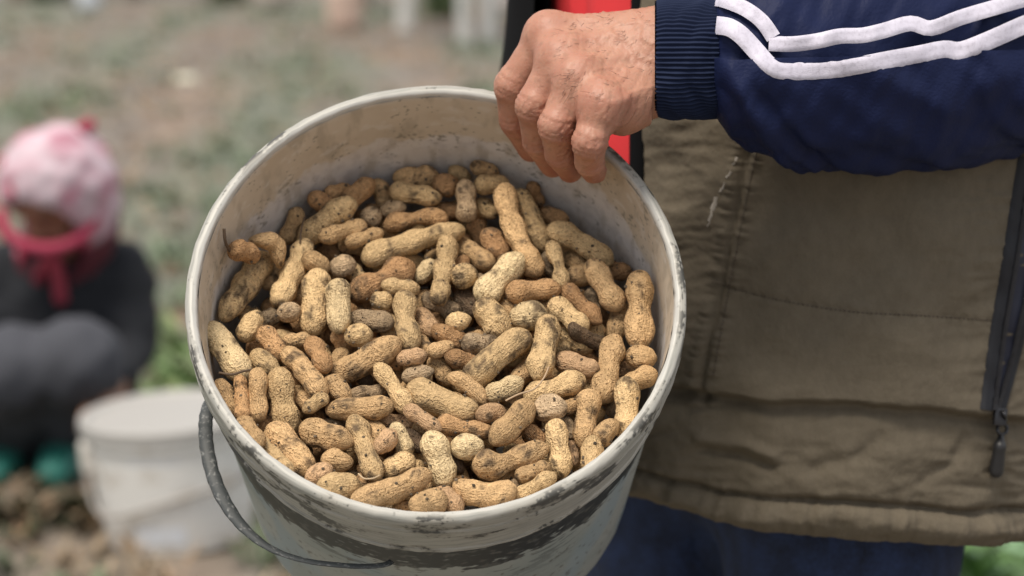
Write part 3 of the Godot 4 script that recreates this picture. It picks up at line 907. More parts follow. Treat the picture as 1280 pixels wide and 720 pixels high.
func field() -> void:
	var nu := 220
	var nv := 260
	var v := PackedVector3Array()
	var col := PackedColorArray()
	for j in nv + 1:
		var s := float(j) / nv
		var z := 3.0 - 26.0 * s - 380.0 * pow(maxf(0.0, s - 0.55) / 0.45, 4.0)
		for i in nu + 1:
			var q := float(i) / nu * 2.0 - 1.0
			var x := 7.0 * q + 330.0 * pow(absf(q), 5.0) * signf(q)
			v.append(Vector3(x, ground_height(x, z) if absf(x) < 40.0 and z > -60.0 else 0.0, z))
			var g := greenness(x, z)
			var dry := smoothstep(-0.2, 0.5, noise_b.get_noise_2d(x * 0.8 - 70.0, z * 0.6))
			var c := Color(0.176, 0.153, 0.133).lerp(Color(0.225, 0.170, 0.132), dry)
			c = c.lerp(Color(0.140, 0.160, 0.122), g * 0.8)
			c = c * (1.0 + 0.35 * noise_b.get_noise_2d(x * 4.0, z * 4.0))
			col.append(Color(c.r, c.g, c.b))
	var m := plain(Color.WHITE, 0.95, true)
	relief(m, 3, 0.02, 2.0, 1.5, true)
	structure("ground", arrays_mesh(v, grid_index(nu, nv, true), PackedVector2Array(), col), m)

	# weeds: clumps of small leaves
	var clump := func(blades: int, size: float, wide: float, seed_: int) -> ArrayMesh:
		var g := RandomNumberGenerator.new()
		g.seed = seed_
		var p := PackedVector3Array()
		var idx := PackedInt32Array()
		for k in blades:
			var ang := g.randf() * TAU
			var out := Vector3(cos(ang), 0, sin(ang))
			var side := Vector3(-sin(ang), 0, cos(ang)) * wide * g.randf_range(0.7, 1.3)
			var rise := g.randf_range(0.3, 1.0) * size
			var root := out * g.randf() * size * 0.5 + Vector3(0, rise * 0.35 * g.randf(), 0)
			var mid := root + out * rise * 0.45 + Vector3(0, rise * 0.6, 0)
			var tip := root + out * rise * g.randf_range(0.7, 1.1) + Vector3(0, rise * g.randf_range(0.45, 0.9), 0)
			var b := p.size()
			p.append_array([root, mid - side, mid + side, tip])
			idx.append_array([b, b + 1, b + 2, b + 1, b + 3, b + 2])
		return arrays_mesh(p, idx)
	var scatter := func(called: String, label: String, category: String, mesh: Mesh, n: int, colours: Array, green: bool, lo: float, hi: float, near_z: float, far_z: float) -> void:
		var mm := MultiMesh.new()
		mm.transform_format = MultiMesh.TRANSFORM_3D
		mm.use_colors = true
		mm.mesh = mesh
		var places := []
		var tries := 0
		while places.size() < n and tries < n * 14:
			tries += 1
			var z := lerpf(near_z, far_z, pow(rng.randf(), 1.7))
			var x := rng.randf_range(-0.5, 0.5) * (absf(z) + 2.0)
			var g := greenness(x, z)
			if green and rng.randf() > g * g + 0.02: continue
			if not green and rng.randf() < g * 0.6: continue
			places.append(Transform3D(Basis(Vector3.UP, rng.randf() * TAU).scaled(Vector3.ONE * rng.randf_range(lo, hi)), Vector3(x, ground_height(x, z) - 0.004, z)))
		mm.instance_count = places.size()
		for k in places.size():
			mm.set_instance_transform(k, places[k])
			var c: Color = colours[k % colours.size()] * rng.randf_range(0.7, 1.25)
			mm.set_instance_color(k, Color(c.r, c.g, c.b))
		var mat := plain(Color.WHITE, 0.7, true)
		mat.backlight_enabled = true
		mat.backlight = Color(0.3, 0.35, 0.2)
		stuff(called, mm, mat, label, category)
	scatter.call("weeds", "low green weeds growing in patches over the field", "weeds", clump.call(16, 0.07, 0.010, 4), 4600, [Color(0.115, 0.148, 0.085), Color(0.145, 0.18, 0.11), Color(0.165, 0.21, 0.14), Color(0.19, 0.20, 0.135)], true, 0.5, 1.3, -2.6, -24.0)
	scatter.call("dry_stalks", "brown dried peanut leaves and stalks littering the bare soil", "litter", clump.call(10, 0.06, 0.006, 8), 7500, [Color(0.30, 0.19, 0.11), Color(0.36, 0.25, 0.16), Color(0.20, 0.14, 0.10), Color(0.42, 0.33, 0.23)], false, 0.5, 1.3, -2.4, -24.0)
	# lush weeds close behind the man, and by the white bucket
	var near := MultiMesh.new()
	near.transform_format = MultiMesh.TRANSFORM_3D
	near.use_colors = true
	near.mesh = clump.call(26, 0.13, 0.017, 6)
	near.instance_count = 420
	for k in 420:
		var p := Vector3(rng.randf_range(0.35, 1.9), 0, rng.randf_range(-4.8, -3.3))
		if k >= 330: p = Vector3(rng.randf_range(-0.83, -0.60), 0, rng.randf_range(-5.6, -4.75))
		if k >= 385: p = Vector3(rng.randf_range(-1.15, -0.78), 0, rng.randf_range(-4.35, -4.0))
		p.y = ground_height(p.x, p.z) - 0.01
		near.set_instance_transform(k, Transform3D(Basis(Vector3.UP, rng.randf() * TAU).scaled(Vector3.ONE * rng.randf_range(0.6, 1.25) * (0.5 if k >= 385 else 1.0)), p))
		var c: Color = [Color(0.10, 0.22, 0.05), Color(0.16, 0.30, 0.09), Color(0.22, 0.36, 0.20), Color(0.07, 0.14, 0.04)][k % 4]
		if k >= 385: c = [Color(0.07, 0.062, 0.035), Color(0.11, 0.08, 0.05), Color(0.055, 0.06, 0.028)][k % 3]
		elif k >= 330: c = [Color(0.24, 0.30, 0.12), Color(0.17, 0.26, 0.10), Color(0.12, 0.16, 0.07)][k % 3]
		near.set_instance_color(k, c)
	var nm := plain(Color.WHITE, 0.6, true)
	nm.backlight_enabled = true
	nm.backlight = Color(0.3, 0.4, 0.2)
	stuff("lush_weeds", near, nm, "fresh green leafy weeds behind the man and beside the crouching picker", "weeds")
	# clods
	var clods := MultiMesh.new()
	clods.transform_format = MultiMesh.TRANSFORM_3D
	clods.use_colors = true
	clods.mesh = stone_mesh(3, 0.03)
	clods.instance_count = 1400
	for k in 1400:
		var z := lerpf(-2.4, -20.0, pow(rng.randf(), 1.8))
		var x := rng.randf_range(-0.32, 0.32) * (absf(z) + 2.0)
		clods.set_instance_transform(k, Transform3D(Basis(Vector3.UP, rng.randf() * TAU).scaled(Vector3.ONE * rng.randf_range(0.3, 1.2)), Vector3(x, ground_height(x, z), z)))
		var c := Color(0.25, 0.19, 0.14) * rng.randf_range(0.6, 1.3)
		clods.set_instance_color(k, Color(c.r, c.g, c.b))
	stuff("soil_clods", clods, plain(Color.WHITE, 0.95, true), "brown clods of dug soil strewn over the field", "soil")

func stone_mesh(key: int, r: float) -> ArrayMesh:
	var f := func(u: float, v: float) -> Vector3:
		var d := Vector3(sin(PI * v) * cos(TAU * u), cos(PI * v), sin(PI * v) * sin(TAU * u))
		return d * r * (1.0 + 0.35 * noise_a.get_noise_3dv(d * 1.1 + Vector3.ONE * key * 7.0)) * (Vector3(1, 0.7, 0.85))
	return surface(12, 8, f, false, true)

func floor_spot(x: float, y: float) -> Vector3:       # where that sight line meets the field
	var dir := spot(x, y, 1.0) - EYE
	return EYE + dir * (EYE.y / -dir.y)

func background() -> void:
	tag(part("stone", stone_mesh(1, 0.075), plain(Color(0.62, 0.60, 0.48), 0.9), self, Transform3D(Basis(), floor_spot(233, 104))), "pale rounded stone lying alone among the far weeds", "stone")
	# young trees with whitewashed trunks at the end of the field
	var bark := plain(Color(0.66, 0.66, 0.64), 0.85)
	relief(bark, 4, 0.03, 1.0, 3.0)
	var wood := plain(Color(0.16, 0.13, 0.10), 0.9)
	var leaf := plain(Color(0.09, 0.13, 0.055), 0.7)
	var rows := [[505, 36, 0.085, 0.02, "whitewashed young tree standing left of the pair of pale trunks"], [582, 54, 0.06, -0.03, "left of two close whitewashed trunks beyond the bucket rim"], [609, 52, 0.07, 0.02, "right of two close whitewashed trunks beyond the bucket rim"], [455, 8, 0.10, 0.01, "dark-shaded tree behind the peach-coloured sack"], [20, 0, 0.10, 0.02, "tree at the far left end of the field"], [170, -4, 0.09, -0.02, "tree behind the white sack at the end of the field"]]
	for r in rows:
		var at := floor_spot(r[0], r[1])
		var t := thing("orchard_tree", r[4], "tree", at, "young trees at the end of the field")
		part("trunk", tube(curve([Vector3(0, -0.05, 0), Vector3(r[3], 0.5, 0.01), Vector3(r[3] * 0.4, 1.1, 0)], 6), [r[2], r[2] * 0.95, r[2] * 0.9, r[2] * 0.85, r[2] * 0.8, r[2] * 0.78, r[2] * 0.74], 12), bark if r[0] > 460 else wood, t)
		for k in 4:
			var ang := TAU * k / 4.0 + rng.randf()
			part("limb", tube(curve([Vector3(r[3] * 0.4, 1.05, 0), Vector3(cos(ang) * 0.3, 1.6, sin(ang) * 0.3), Vector3(cos(ang) * 0.75, 2.3, sin(ang) * 0.75)], 4), [0.05, 0.04, 0.035, 0.03, 0.025, 0.02, 0.015, 0.01], 8), wood, t)
		var p := PackedVector3Array()
		var idx := PackedInt32Array()
		for k in 1500:
			var d := Vector3(rng.randfn(), rng.randfn(), rng.randfn()).normalized() * pow(rng.randf(), 0.4)
			var c := Vector3(0, 2.3, 0) + d * Vector3(1.25, 0.95, 1.25) * (0.8 + 0.4 * noise_a.get_noise_3dv(d * 2.0 + at))
			var e1 := Vector3(rng.randfn(), rng.randfn(), rng.randfn()).normalized() * 0.075
			var e2 := e1.cross(Vector3(rng.randfn(), rng.randfn(), rng.randfn())).normalized() * 0.03
			var b := p.size()
			p.append_array([c - e1, c - e2, c + e2, c + e1])
			idx.append_array([b, b + 1, b + 2, b + 1, b + 3, b + 2])
		part("crown", arrays_mesh(p, idx), leaf, t)
	# bushes at the field's end
	for r in [[60, -2, "leftmost rounded bush at the end of the field"], [285, 4, "bush between the white sack and the peach-coloured sack"], [558, 20, "dark bush between the whitewashed trunks"]]:
		var at := floor_spot(r[0], r[1])
		var t := thing("bush", r[2], "bush", at, "bushes at the end of the field")
		var p := PackedVector3Array()
		var idx := PackedInt32Array()
		for k in 900:
			var d := Vector3(rng.randfn(), absf(rng.randfn()), rng.randfn()).normalized() * pow(rng.randf(), 0.35)
			var c := d * Vector3(0.28, 0.55, 0.28) * (0.85 + 0.5 * noise_a.get_noise_3dv(d * 2.0 + at))
			var e1 := Vector3(rng.randfn(), rng.randfn(), rng.randfn()).normalized() * 0.045
			var e2 := e1.cross(Vector3(rng.randfn(), rng.randfn(), rng.randfn())).normalized() * 0.02
			var b := p.size()
			p.append_array([c - e1, c - e2, c + e2, c + e1])
			idx.append_array([b, b + 1, b + 2, b + 1, b + 3, b + 2])
		part("leaves", arrays_mesh(p, idx), leaf, t)
		for k in 3:
			part("stem", tube([Vector3(0.03 * k - 0.03, -0.03, 0), Vector3(0.06 * k - 0.06, 0.25, 0.02), Vector3(0.1 * k - 0.1, 0.45, 0)], [0.012, 0.009, 0.005], 6), wood, t)
	# full sacks standing where the rows end
	for r in [[112, 14, 0.115, Color(0.62, 0.66, 0.72), "white woven sack standing full at the end of the field"], [432, 38, 0.15, Color(0.56, 0.42, 0.35), "peach-coloured full sack standing at the end of the field"], [640, 20, 0.17, Color(0.55, 0.50, 0.48), "greyish full sack behind the man at the end of the field"], [345, 10, 0.2, Color(0.58, 0.50, 0.46), "pale full sack behind the peach-coloured one"]]:
		var t := thing("sack", r[4], "sack", floor_spot(r[0], r[1]), "full sacks at the end of the field")
		var rad: float = r[2]
		var f := func(u: float, v: float) -> Vector3:
			var prof := row([[0.0, 0.0], [0.04, 0.85], [0.15, 1.05], [0.5, 1.1], [0.75, 0.9], [0.86, 0.4], [0.9, 0.33], [1.0, 0.6]], v)
			var w := rad * prof * (1.0 + 0.10 * noise_a.get_noise_3d(cos(u * TAU) * 1.2 + rad * 50.0, sin(u * TAU) * 1.2, v * 2.5) + 0.05 * sin(u * TAU * 9.0) * smoothstep(0.7, 0.9, v))
			return Vector3(cos(u * TAU) * w, v * rad * 4.4 - 0.01, sin(u * TAU) * w * 0.8)
		part("bag", surface(32, 24, f, false, true), plain(r[3], 0.85), t)
		var tie := []
		for k in 17: tie.append(Vector3(cos(TAU * k / 16.0) * rad * 0.37, rad * 4.4 * 0.89, sin(TAU * k / 16.0) * rad * 0.3))
		part("tie", tube(tie, [rad * 0.04], 6), wood, t)

func back_bucket() -> void:
	var t := thing("bucket", "large off-white bucket with a flat lid standing on soil beside the crouching picker", "bucket", Vector3(-0.632, 0, -4.00))
	t.rotation = Vector3(0, 0.3, 0.055)
	t.scale = Vector3(0.95, 0.97, 0.95)
	var look := func(u: float, v: float) -> Color:
		var n := ring_noise(noise_b, u, v, 1.8, 5.0)
		return Color(0.76, 0.75, 0.73).lerp(Color(0.54, 0.50, 0.44), smoothstep(0.15, 0.7, n + 0.3 * smoothstep(0.6, 1.0, v)))
	var shell := plain(Color.WHITE, 0.5)
	shell.albedo_texture = picture(256, 128, look)
	part("body", lathe([[0.168, 0.214], [0.164, 0.16], [0.154, 0.08], [0.142, 0.006], [0.138, 0.0], [0.0001, 0.002]], 64, 0.0, false, 0.36), shell, t)
	part("rim", lathe([[0.1665, 0.246], [0.169, 0.2505], [0.174, 0.250], [0.1765, 0.246], [0.1765, 0.216], [0.174, 0.2135], [0.168, 0.214]], 64, 0.0, false, 0.36), shell, t)
	part("lid", lathe([[0.0001, 0.2475], [0.10, 0.2470], [0.155, 0.2455], [0.160, 0.2465], [0.163, 0.2535], [0.170, 0.2560], [0.1775, 0.2545], [0.1800, 0.2500], [0.1800, 0.2300], [0.1775, 0.2290]], 64, 0.0, false, 0.36), plain(Color(0.37, 0.36, 0.345), 0.6), t)
	var band := func(u: float, v: float) -> Vector3:
		var a := lerpf(-0.72, -0.05, u)
		var y := lerpf(0.025, 0.195, v)
		var r := lerpf(0.1432, 0.1668, (y - 0.006) / 0.2) + 0.0012
		return Vector3(sin(a) * r, y, cos(a) * r)
	part("label_sheet", surface(16, 8, band, true), plain(Color(0.70, 0.74, 0.80), 0.4), t)
	var wire := plain(Color(0.33, 0.31, 0.29), 0.5)
	var pts := []
	for q in [[-1.50, 0.185, 0.012], [-1.42, 0.13, 0.020], [-1.2, 0.085, 0.020], [-0.9, 0.085, 0.014], [-0.5, 0.105, 0.012], [0.0, 0.125, 0.010], [0.5, 0.135, 0.010], [1.0, 0.15, 0.012], [1.45, 0.18, 0.012]]:
		var r: float = lerpf(0.1432, 0.1668, (q[1] - 0.006) / 0.2) + q[2]
		pts.append(Vector3(sin(q[0]) * r, q[1], cos(q[0]) * r))
	part("bail", tube(curve(pts, 6), [0.0045], 8), wire, t)
	for s in [-1.5, 1.5]:
		var lug := part("bail_lug", box_mesh(Vector3(0.05, 0.06, 0.022), 0.008), shell, t)
		lug.position = Vector3(sin(s) * 0.172, 0.185, cos(s) * 0.172)
		lug.rotation.y = s


# ---------------------------------------------------------------- the crouching picker
func worker() -> void:
	var base_at := spot(75, 560, 4.7)
	var t := thing("person", "person crouching in the field in dark jacket, grey trousers and pink headscarf", "person", Vector3(base_at.x, 0, base_at.z))
	var o := t.position
	var at := func(x: float, y: float, d: float) -> Vector3: return spot(x, y, d) - o
	var skull: Vector3 = at.call(70, 238, 4.56)
	var look: Vector3 = (Vector3(-0.42, -0.62, 0.72)).normalized()
	var side := look.cross(Vector3.UP).normalized() * -1.0
	var crown := side.cross(look).normalized() * -1.0
	if crown.y < 0: crown = -crown
	var face: Vector3 = skull + look * 0.030
	var chin: Vector3 = skull + look * 0.062 - crown * 0.085
	# skin: head, neck and both hands
	var hand_l: Vector3 = at.call(128, 512, 4.42)
	var hand_r: Vector3 = at.call(-34, 520, 4.46)
	var head_bones := [[skull + crown * 0.02, skull + crown * 0.02 - look * 0.02, 0.088, 0.088], [face - crown * 0.03, chin, 0.068, 0.036], [skull - crown * 0.06, at.call(74, 325, 4.66), 0.05, 0.055],
		[face + look * 0.058 + crown * 0.008, face + look * 0.076 - crown * 0.026, 0.008, 0.014], [face + look * 0.052 + crown * 0.022 + side * 0.03, face + look * 0.052 + crown * 0.022 - side * 0.03, 0.014, 0.014],
		[face + look * 0.052 - crown * 0.052 + side * 0.018, face + look * 0.052 - crown * 0.052 - side * 0.018, 0.012, 0.012]]
	var skin_tint := func(p: Vector3) -> Color:
		var q: Vector3 = p - face
		var dark := exp(-pow((q - look * 0.06 - crown * 0.004 - side * 0.032).length() / 0.014, 2)) + exp(-pow((q - look * 0.06 - crown * 0.004 + side * 0.032).length() / 0.014, 2))
		var lips := exp(-pow((q.dot(crown) + 0.052) / 0.007, 2)) * smoothstep(0.035, 0.02, absf(q.dot(side))) * smoothstep(0.03, 0.05, q.dot(look))
		return Color(0.26, 0.125, 0.08).lerp(Color(0.03, 0.02, 0.02), clampf(dark, 0, 1) * 0.8).lerp(Color(0.30, 0.09, 0.07), clampf(lips, 0, 1))
	var skin := plain(Color.WHITE, 0.55, true)
	var body := nets(func(p: Vector3) -> float: return bones_field(p, head_bones, 0.02), skull - Vector3(0.16, 0.24, 0.16), skull + Vector3(0.15, 0.15, 0.16), 0.006, skin_tint)
	var st := SurfaceTool.new()
	st.append_from(body, 0, Transform3D())
	for h in [[hand_l, at.call(150, 470, 4.55), 1.0], [hand_r, at.call(-20, 468, 4.54), -1.0]]:
		var wrist: Vector3 = h[1]
		var palm: Vector3 = h[0]
		var along := (palm - wrist).normalized()
		var across := along.cross(Vector3.BACK).normalized()
		var bones := [[wrist, palm - along * 0.02, 0.028, 0.030]]
		for k in 4:
			var base: Vector3 = palm + across * (k - 1.5) * 0.019
			var mid: Vector3 = base + along * 0.035 + Vector3(0, -0.004, 0.010)
			bones.append([palm - along * 0.03, base, 0.02, 0.012])
			bones.append([base, mid, 0.0105, 0.0095])
			bones.append([mid, mid + along * (0.026 + 0.004 * (1.5 - absf(k - 1.5))) + Vector3(0, -0.012, -0.006), 0.0095, 0.008])
		bones.append([palm - across * 0.025 * h[2] - along * 0.02, palm - across * 0.045 * h[2] + along * 0.015 + Vector3(0, 0, 0.012), 0.013, 0.010])
		st.append_from(nets(func(p: Vector3) -> float: return bones_field(p, bones, 0.006), palm - Vector3.ONE * 0.12, palm + Vector3.ONE * 0.12, 0.005, func(_p: Vector3) -> Color: return Color(0.26, 0.14, 0.09)), 0, Transform3D())
	part("body", st.commit(), skin, t)
	# jacket
	var jacket := [[at.call(72, 548, 4.88), at.call(76, 385, 4.76), 0.155, 0.15], [at.call(140, 348, 4.72), at.call(12, 350, 4.72), 0.085, 0.085], [at.call(76, 330, 4.68), at.call(76, 360, 4.72), 0.075, 0.11],
		[at.call(148, 352, 4.72), at.call(163, 425, 4.70), 0.068, 0.058], [at.call(163, 425, 4.70), at.call(147, 478, 4.54), 0.056, 0.044], [at.call(2, 352, 4.72), at.call(-24, 430, 4.68), 0.068, 0.058], [at.call(-24, 430, 4.68), at.call(-20, 474, 4.54), 0.056, 0.044]]
	var fold := func(p: Vector3) -> float: return bones_field(p, jacket, 0.05) + 0.010 * noise_a.get_noise_3d(p.x * 9.0, p.y * 14.0, p.z * 9.0)
	part("jacket", nets(fold, Vector3(-0.36, -0.05, -0.5), Vector3(0.36, 0.60, 0.5), 0.013), plain(Color(0.008, 0.0095, 0.014), 0.9), t)
	var trousers := [[at.call(105, 552, 4.86), at.call(98, 452, 4.44), 0.11, 0.088], [at.call(98, 452, 4.44), at.call(86, 556, 4.62), 0.085, 0.055], [at.call(42, 552, 4.86), at.call(18, 462, 4.44), 0.11, 0.088], [at.call(18, 462, 4.44), at.call(8, 566, 4.62), 0.085, 0.055]]
	var crease := func(p: Vector3) -> float: return bones_field(p, trousers, 0.03) + 0.007 * noise_a.get_noise_3d(p.x * 16.0, p.y * 11.0, p.z * 16.0)
	part("trousers", nets(crease, Vector3(-0.36, -0.05, -0.5), Vector3(0.36, 0.45, 0.5), 0.013), plain(Color(0.054, 0.057, 0.07), 0.9), t)
	for f in [[86, 572, 4.64, 66, 587, 4.47], [8, 580, 4.64, -8, 594, 4.47]]:
		var heel: Vector3 = at.call(f[0], f[1], f[2])
		var toe: Vector3 = at.call(f[3], f[4], f[5])
		heel.y = 0.035
		toe.y = 0.03
		var shoe := [[heel, heel.lerp(toe, 0.55), 0.040, 0.044], [heel.lerp(toe, 0.5), toe, 0.044, 0.036], [heel, heel + Vector3(0, 0.05, -0.005), 0.042, 0.045]]
		part("shoe", nets(func(p: Vector3) -> float: return maxf(bones_field(p, shoe, 0.02), 0.004 - p.y), heel.lerp(toe, 0.5) - Vector3(0.16, 0.1, 0.2), heel.lerp(toe, 0.5) + Vector3(0.16, 0.12, 0.2), 0.008), plain(Color(0.02, 0.15, 0.125), 0.6), t)
	# headscarf: wraps the head, tied under the chin, opening at the face
	var scarf := [[skull + crown * 0.028, skull - look * 0.03 + crown * 0.01, 0.112, 0.112], [skull - crown * 0.05 - look * 0.02, skull - crown * 0.10, 0.098, 0.082], [chin - look * 0.035 - crown * 0.015, at.call(62, 300, 4.62), 0.052, 0.055], [skull - crown * 0.09 - look * 0.02, at.call(78, 318, 4.68), 0.08, 0.10]]
	var hole: Vector3 = face + look * 0.095 - crown * 0.050
	var wrap := func(p: Vector3) -> float:
		var d := bones_field(p, scarf, 0.04) + 0.006 * noise_a.get_noise_3d(p.x * 22.0, p.y * 22.0, p.z * 9.0)
		return maxf(d, -cap(p, hole + crown * 0.02, hole - crown * 0.03, 0.098, 0.088))
	var scarf_tint := func(p: Vector3) -> Color:
		var n := noise_b.get_noise_3dv(p * 13.0)
		var rim := smoothstep(0.125, 0.108, (p - hole).length()) * smoothstep(0.0, -0.06, (p - skull).dot(crown) + 0.03)
		var c := Color(0.52, 0.34, 0.40).lerp(Color(0.45, 0.20, 0.265), smoothstep(0.05, 0.4, n)).lerp(Color(0.58, 0.46, 0.52), smoothstep(0.02, -0.3, n))
		c = c.lerp(Color(0.45, 0.04, 0.09), clampf(rim, 0, 1))
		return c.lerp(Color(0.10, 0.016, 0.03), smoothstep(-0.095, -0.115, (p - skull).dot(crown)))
	var sm := plain(Color.WHITE, 0.8, true)
	var sc := part("headscarf", nets(wrap, skull - Vector3(0.19, 0.26, 0.2), skull + Vector3(0.19, 0.18, 0.17), 0.007, scarf_tint), sm, t)
	var red := plain(Color(0.36, 0.04, 0.085), 0.85)
	var knot := [[at.call(96, 166, 4.55), at.call(112, 156, 4.53), 0.014, 0.015], [at.call(92, 168, 4.55), at.call(66, 164, 4.55), 0.013, 0.009], [at.call(12, 205, 4.5), at.call(20, 240, 4.46), 0.024, 0.015]]
	part("knot", nets(func(p: Vector3) -> float: return bones_field(p, knot, 0.01), at.call(60, 250, 4.6) - Vector3(0.15, 0.06, 0.15), at.call(60, 150, 4.6) + Vector3(0.16, 0.06, 0.22), 0.008), red, sc)
	var band := []
	for q in [[2, 262, 4.50], [6, 286, 4.485], [24, 303, 4.48], [55, 311, 4.485], [88, 304, 4.50], [112, 284, 4.53], [120, 262, 4.56]]: band.append(at.call(q[0], q[1], q[2]))
	part("border", tube(curve(band, 6), [0.010, 0.012, 0.013, 0.013, 0.013, 0.013, 0.013], 10), red, sc)
	var ends := [[at.call(62, 312, 4.54), at.call(48, 350, 4.575), 0.013, 0.014], [at.call(68, 312, 4.54), at.call(76, 374, 4.575), 0.013, 0.016]]
	part("scarf_end", nets(func(p: Vector3) -> float: return bones_field(p, ends, 0.01), at.call(50, 345, 4.55) - Vector3(0.1, 0.14, 0.12), at.call(50, 345, 4.55) + Vector3(0.1, 0.14, 0.12), 0.008), plain(Color(0.22, 0.02, 0.04), 0.85), sc)


# ---------------------------------------------------------------- the man: torso, vest, sleeve, hand
const MAN_D := 1.72
const TURN := 0.96                   # he faces this far to the left of us
var man_at := Vector3()
var facing := Vector3(-sin(TURN), 0, cos(TURN))
var leftward := Vector3(cos(TURN), 0, sin(TURN))
var crumple := FastNoiseLite.new()

func torso(a: float, h: float, front: float, side: float) -> Vector3:
	var swell := 1.0 + 0.05 * sin((h - 0.75) * 5.0)
	swell *= lerpf(1.0, 0.955 - 0.05 * smoothstep(0.98, 1.12, h), smoothstep(deg_to_rad(235.0), deg_to_rad(300.0), fposmod(a, TAU)) * smoothstep(TAU, deg_to_rad(350.0), fposmod(a, TAU)))
	return man_at + Vector3(0, h, 0) + facing * cos(a) * front * swell + leftward * sin(a) * side * swell

# the padded vest: distance it stands off its plain oval, by where it is on the cloth
func vest_relief(p: Vector2) -> float:
	var x := p.x
	var y := p.y
	var out := 0.0
	out += 0.006 * crumple.get_noise_2d(x * 0.006, y * 0.006)
	# soft creases, drawn out across the cloth
	var w1 := crumple.get_noise_2d(x * 0.010 + 40.0 + y * 0.006, y * 0.030)
	var w2 := crumple.get_noise_2d(x * 0.022 + 9.0 - y * 0.012, y * 0.018 + 70.0)
	var lively := 0.12 + smoothstep(505.0, 580.0, y) * 0.28 + smoothstep(940.0, 860.0, x) * 0.22 + smoothstep(1170.0, 1240.0, x) * 0.3
	out += 0.0032 * lively * (1.0 - absf(w1) * 2.0) + 0.0022 * lively * w2
	# princess seam with its run of stitches
	var seam_d := line_distance(p, [Vector2(936, 180), Vector2(925, 240), Vector2(912, 310), Vector2(897, 390), Vector2(884, 470), Vector2(880, 500)])
	out -= 0.0035 * exp(-pow(seam_d.x / 3.2, 2))
	out += 0.0016 * exp(-pow((seam_d.x - 12.0) / 8.0, 2)) * (1.0 + 0.8 * sin(seam_d.y * 90.0 + crumple.get_noise_2d(y * 0.05, 3.0) * 5.0))
	# light quilting line
	var quilt := line_distance(p, [Vector2(890, 352), Vector2(960, 372), Vector2(1060, 389), Vector2(1160, 395), Vector2(1245, 401)])
	out -= 0.0012 * exp(-pow(quilt.x / 2.6, 2)) * smoothstep(-0.4, 0.4, sin(quilt.y * 150.0) + 0.4)
	# top edge of the lower panel: it puffs over the pocket line
	var fold_y := row([[840, 484], [890, 492], [960, 502], [1060, 506], [1150, 512], [1225, 521], [1300, 526]], x) + 2.5 * crumple.get_noise_2d(x * 0.02, 5.0)
	var above := fold_y - y
	if above > 0.0: out += 0.0085 * exp(-pow(above / 85.0, 2)) * smoothstep(0.0, 7.0, above)
	else: out += 0.0055 * smoothstep(-4.0, -48.0, above) - 0.0035 * exp(-pow((above + 5.0) / 6.0, 2))
	# dents below the pocket
	out -= 0.0036 * exp(-pow(line_distance(p, [Vector2(885, 562), Vector2(930, 570), Vector2(965, 582)]).x / 6.5, 2))
	out += 0.0050 * exp(-pow(line_distance(p, [Vector2(880, 547), Vector2(932, 553), Vector2(972, 567)]).x / 8.0, 2))
	out -= 0.0035 * exp(-pow(line_distance(p, [Vector2(1020, 585), Vector2(1070, 570), Vector2(1100, 545)]).x / 9.0, 2))
	out -= 0.0030 * exp(-pow(line_distance(p, [Vector2(1150, 600), Vector2(1190, 575), Vector2(1205, 545)]).x / 7.0, 2))
	# gathered hem
	var hem := hem_seam(x)
	var below := y - hem
	out -= 0.0075 * exp(-pow(below / 4.5, 2))
	out += 0.0060 * exp(-pow((below - 22.0) / 16.0, 2))
	var pleat := crumple.get_noise_2d(x * 0.045 + y * 0.006, 11.0) + 0.6 * crumple.get_noise_2d(x * 0.11 + y * 0.02, 21.0)
	out += 0.0030 * pleat * smoothstep(-26.0, 12.0, below)
	return out

func hem_seam(x: float) -> float:
	return row([[640, 560], [760, 574], [804, 587], [850, 602], [906, 617], [980, 622], [1052, 625], [1130, 632], [1198, 639], [1280, 635], [1400, 600]], x)

func hem_edge(x: float) -> float:
	return row([[640, 590], [760, 606], [795, 619], [850, 636], [906, 651], [970, 664], [1023, 671], [1100, 677], [1168, 680], [1240, 681], [1280, 673], [1400, 640]], x)

func vest_point(a: float, h: float) -> Vector3:
	var p := torso(a, h, 0.195, 0.245)
	var q := seen_at(p)
	var dir := (facing * cos(a) * 0.245 + leftward * sin(a) * 0.195).normalized()
	return p + dir * vest_relief(q)

# where a sight line meets the vest
func front_angle(h: float) -> float:       # where the left panel's edge runs
	return deg_to_rad(lerpf(5.0, 17.0, smoothstep(0.84, 1.0, h)))

func on_vest(x: float, y: float, lift := 0.0) -> Vector3:
	var a := 0.96
	var h := 0.9
	for k in 14:
		var p := vest_point(a, h)
		var q := seen_at(p)
		var d := depth_of(p)
		h += (q.y - y) / FOCAL * d
		a += clampf((x - q.x) / FOCAL * d / 0.24, -0.2, 0.2)
	var n := (facing * cos(a) * 0.245 + leftward * sin(a) * 0.195).normalized()
	return vest_point(a, h) + n * lift

func strip(pts: Array, wide: float, lift: float, place: Callable, across := 4, thick := 0.0012) -> ArrayMesh:    # a ribbon laid on a surface, in picture-sized units
	var v := PackedVector3Array()
	var n := pts.size()
	for k in n:
		var dir: Vector2 = (pts[mini(k + 1, n - 1)] - pts[maxi(k - 1, 0)]).normalized()
		var side := Vector2(-dir.y, dir.x)
		for i in across + 1:
			var s := float(i) / across * 2.0 - 1.0
			var q: Vector2 = pts[k] + side * s * wide * 0.5
			v.append(place.call(q.x, q.y, lift + (0.0 if absf(s) < 0.99 else -thick)))
	return arrays_mesh(v, grid_index(across, n - 1, false))

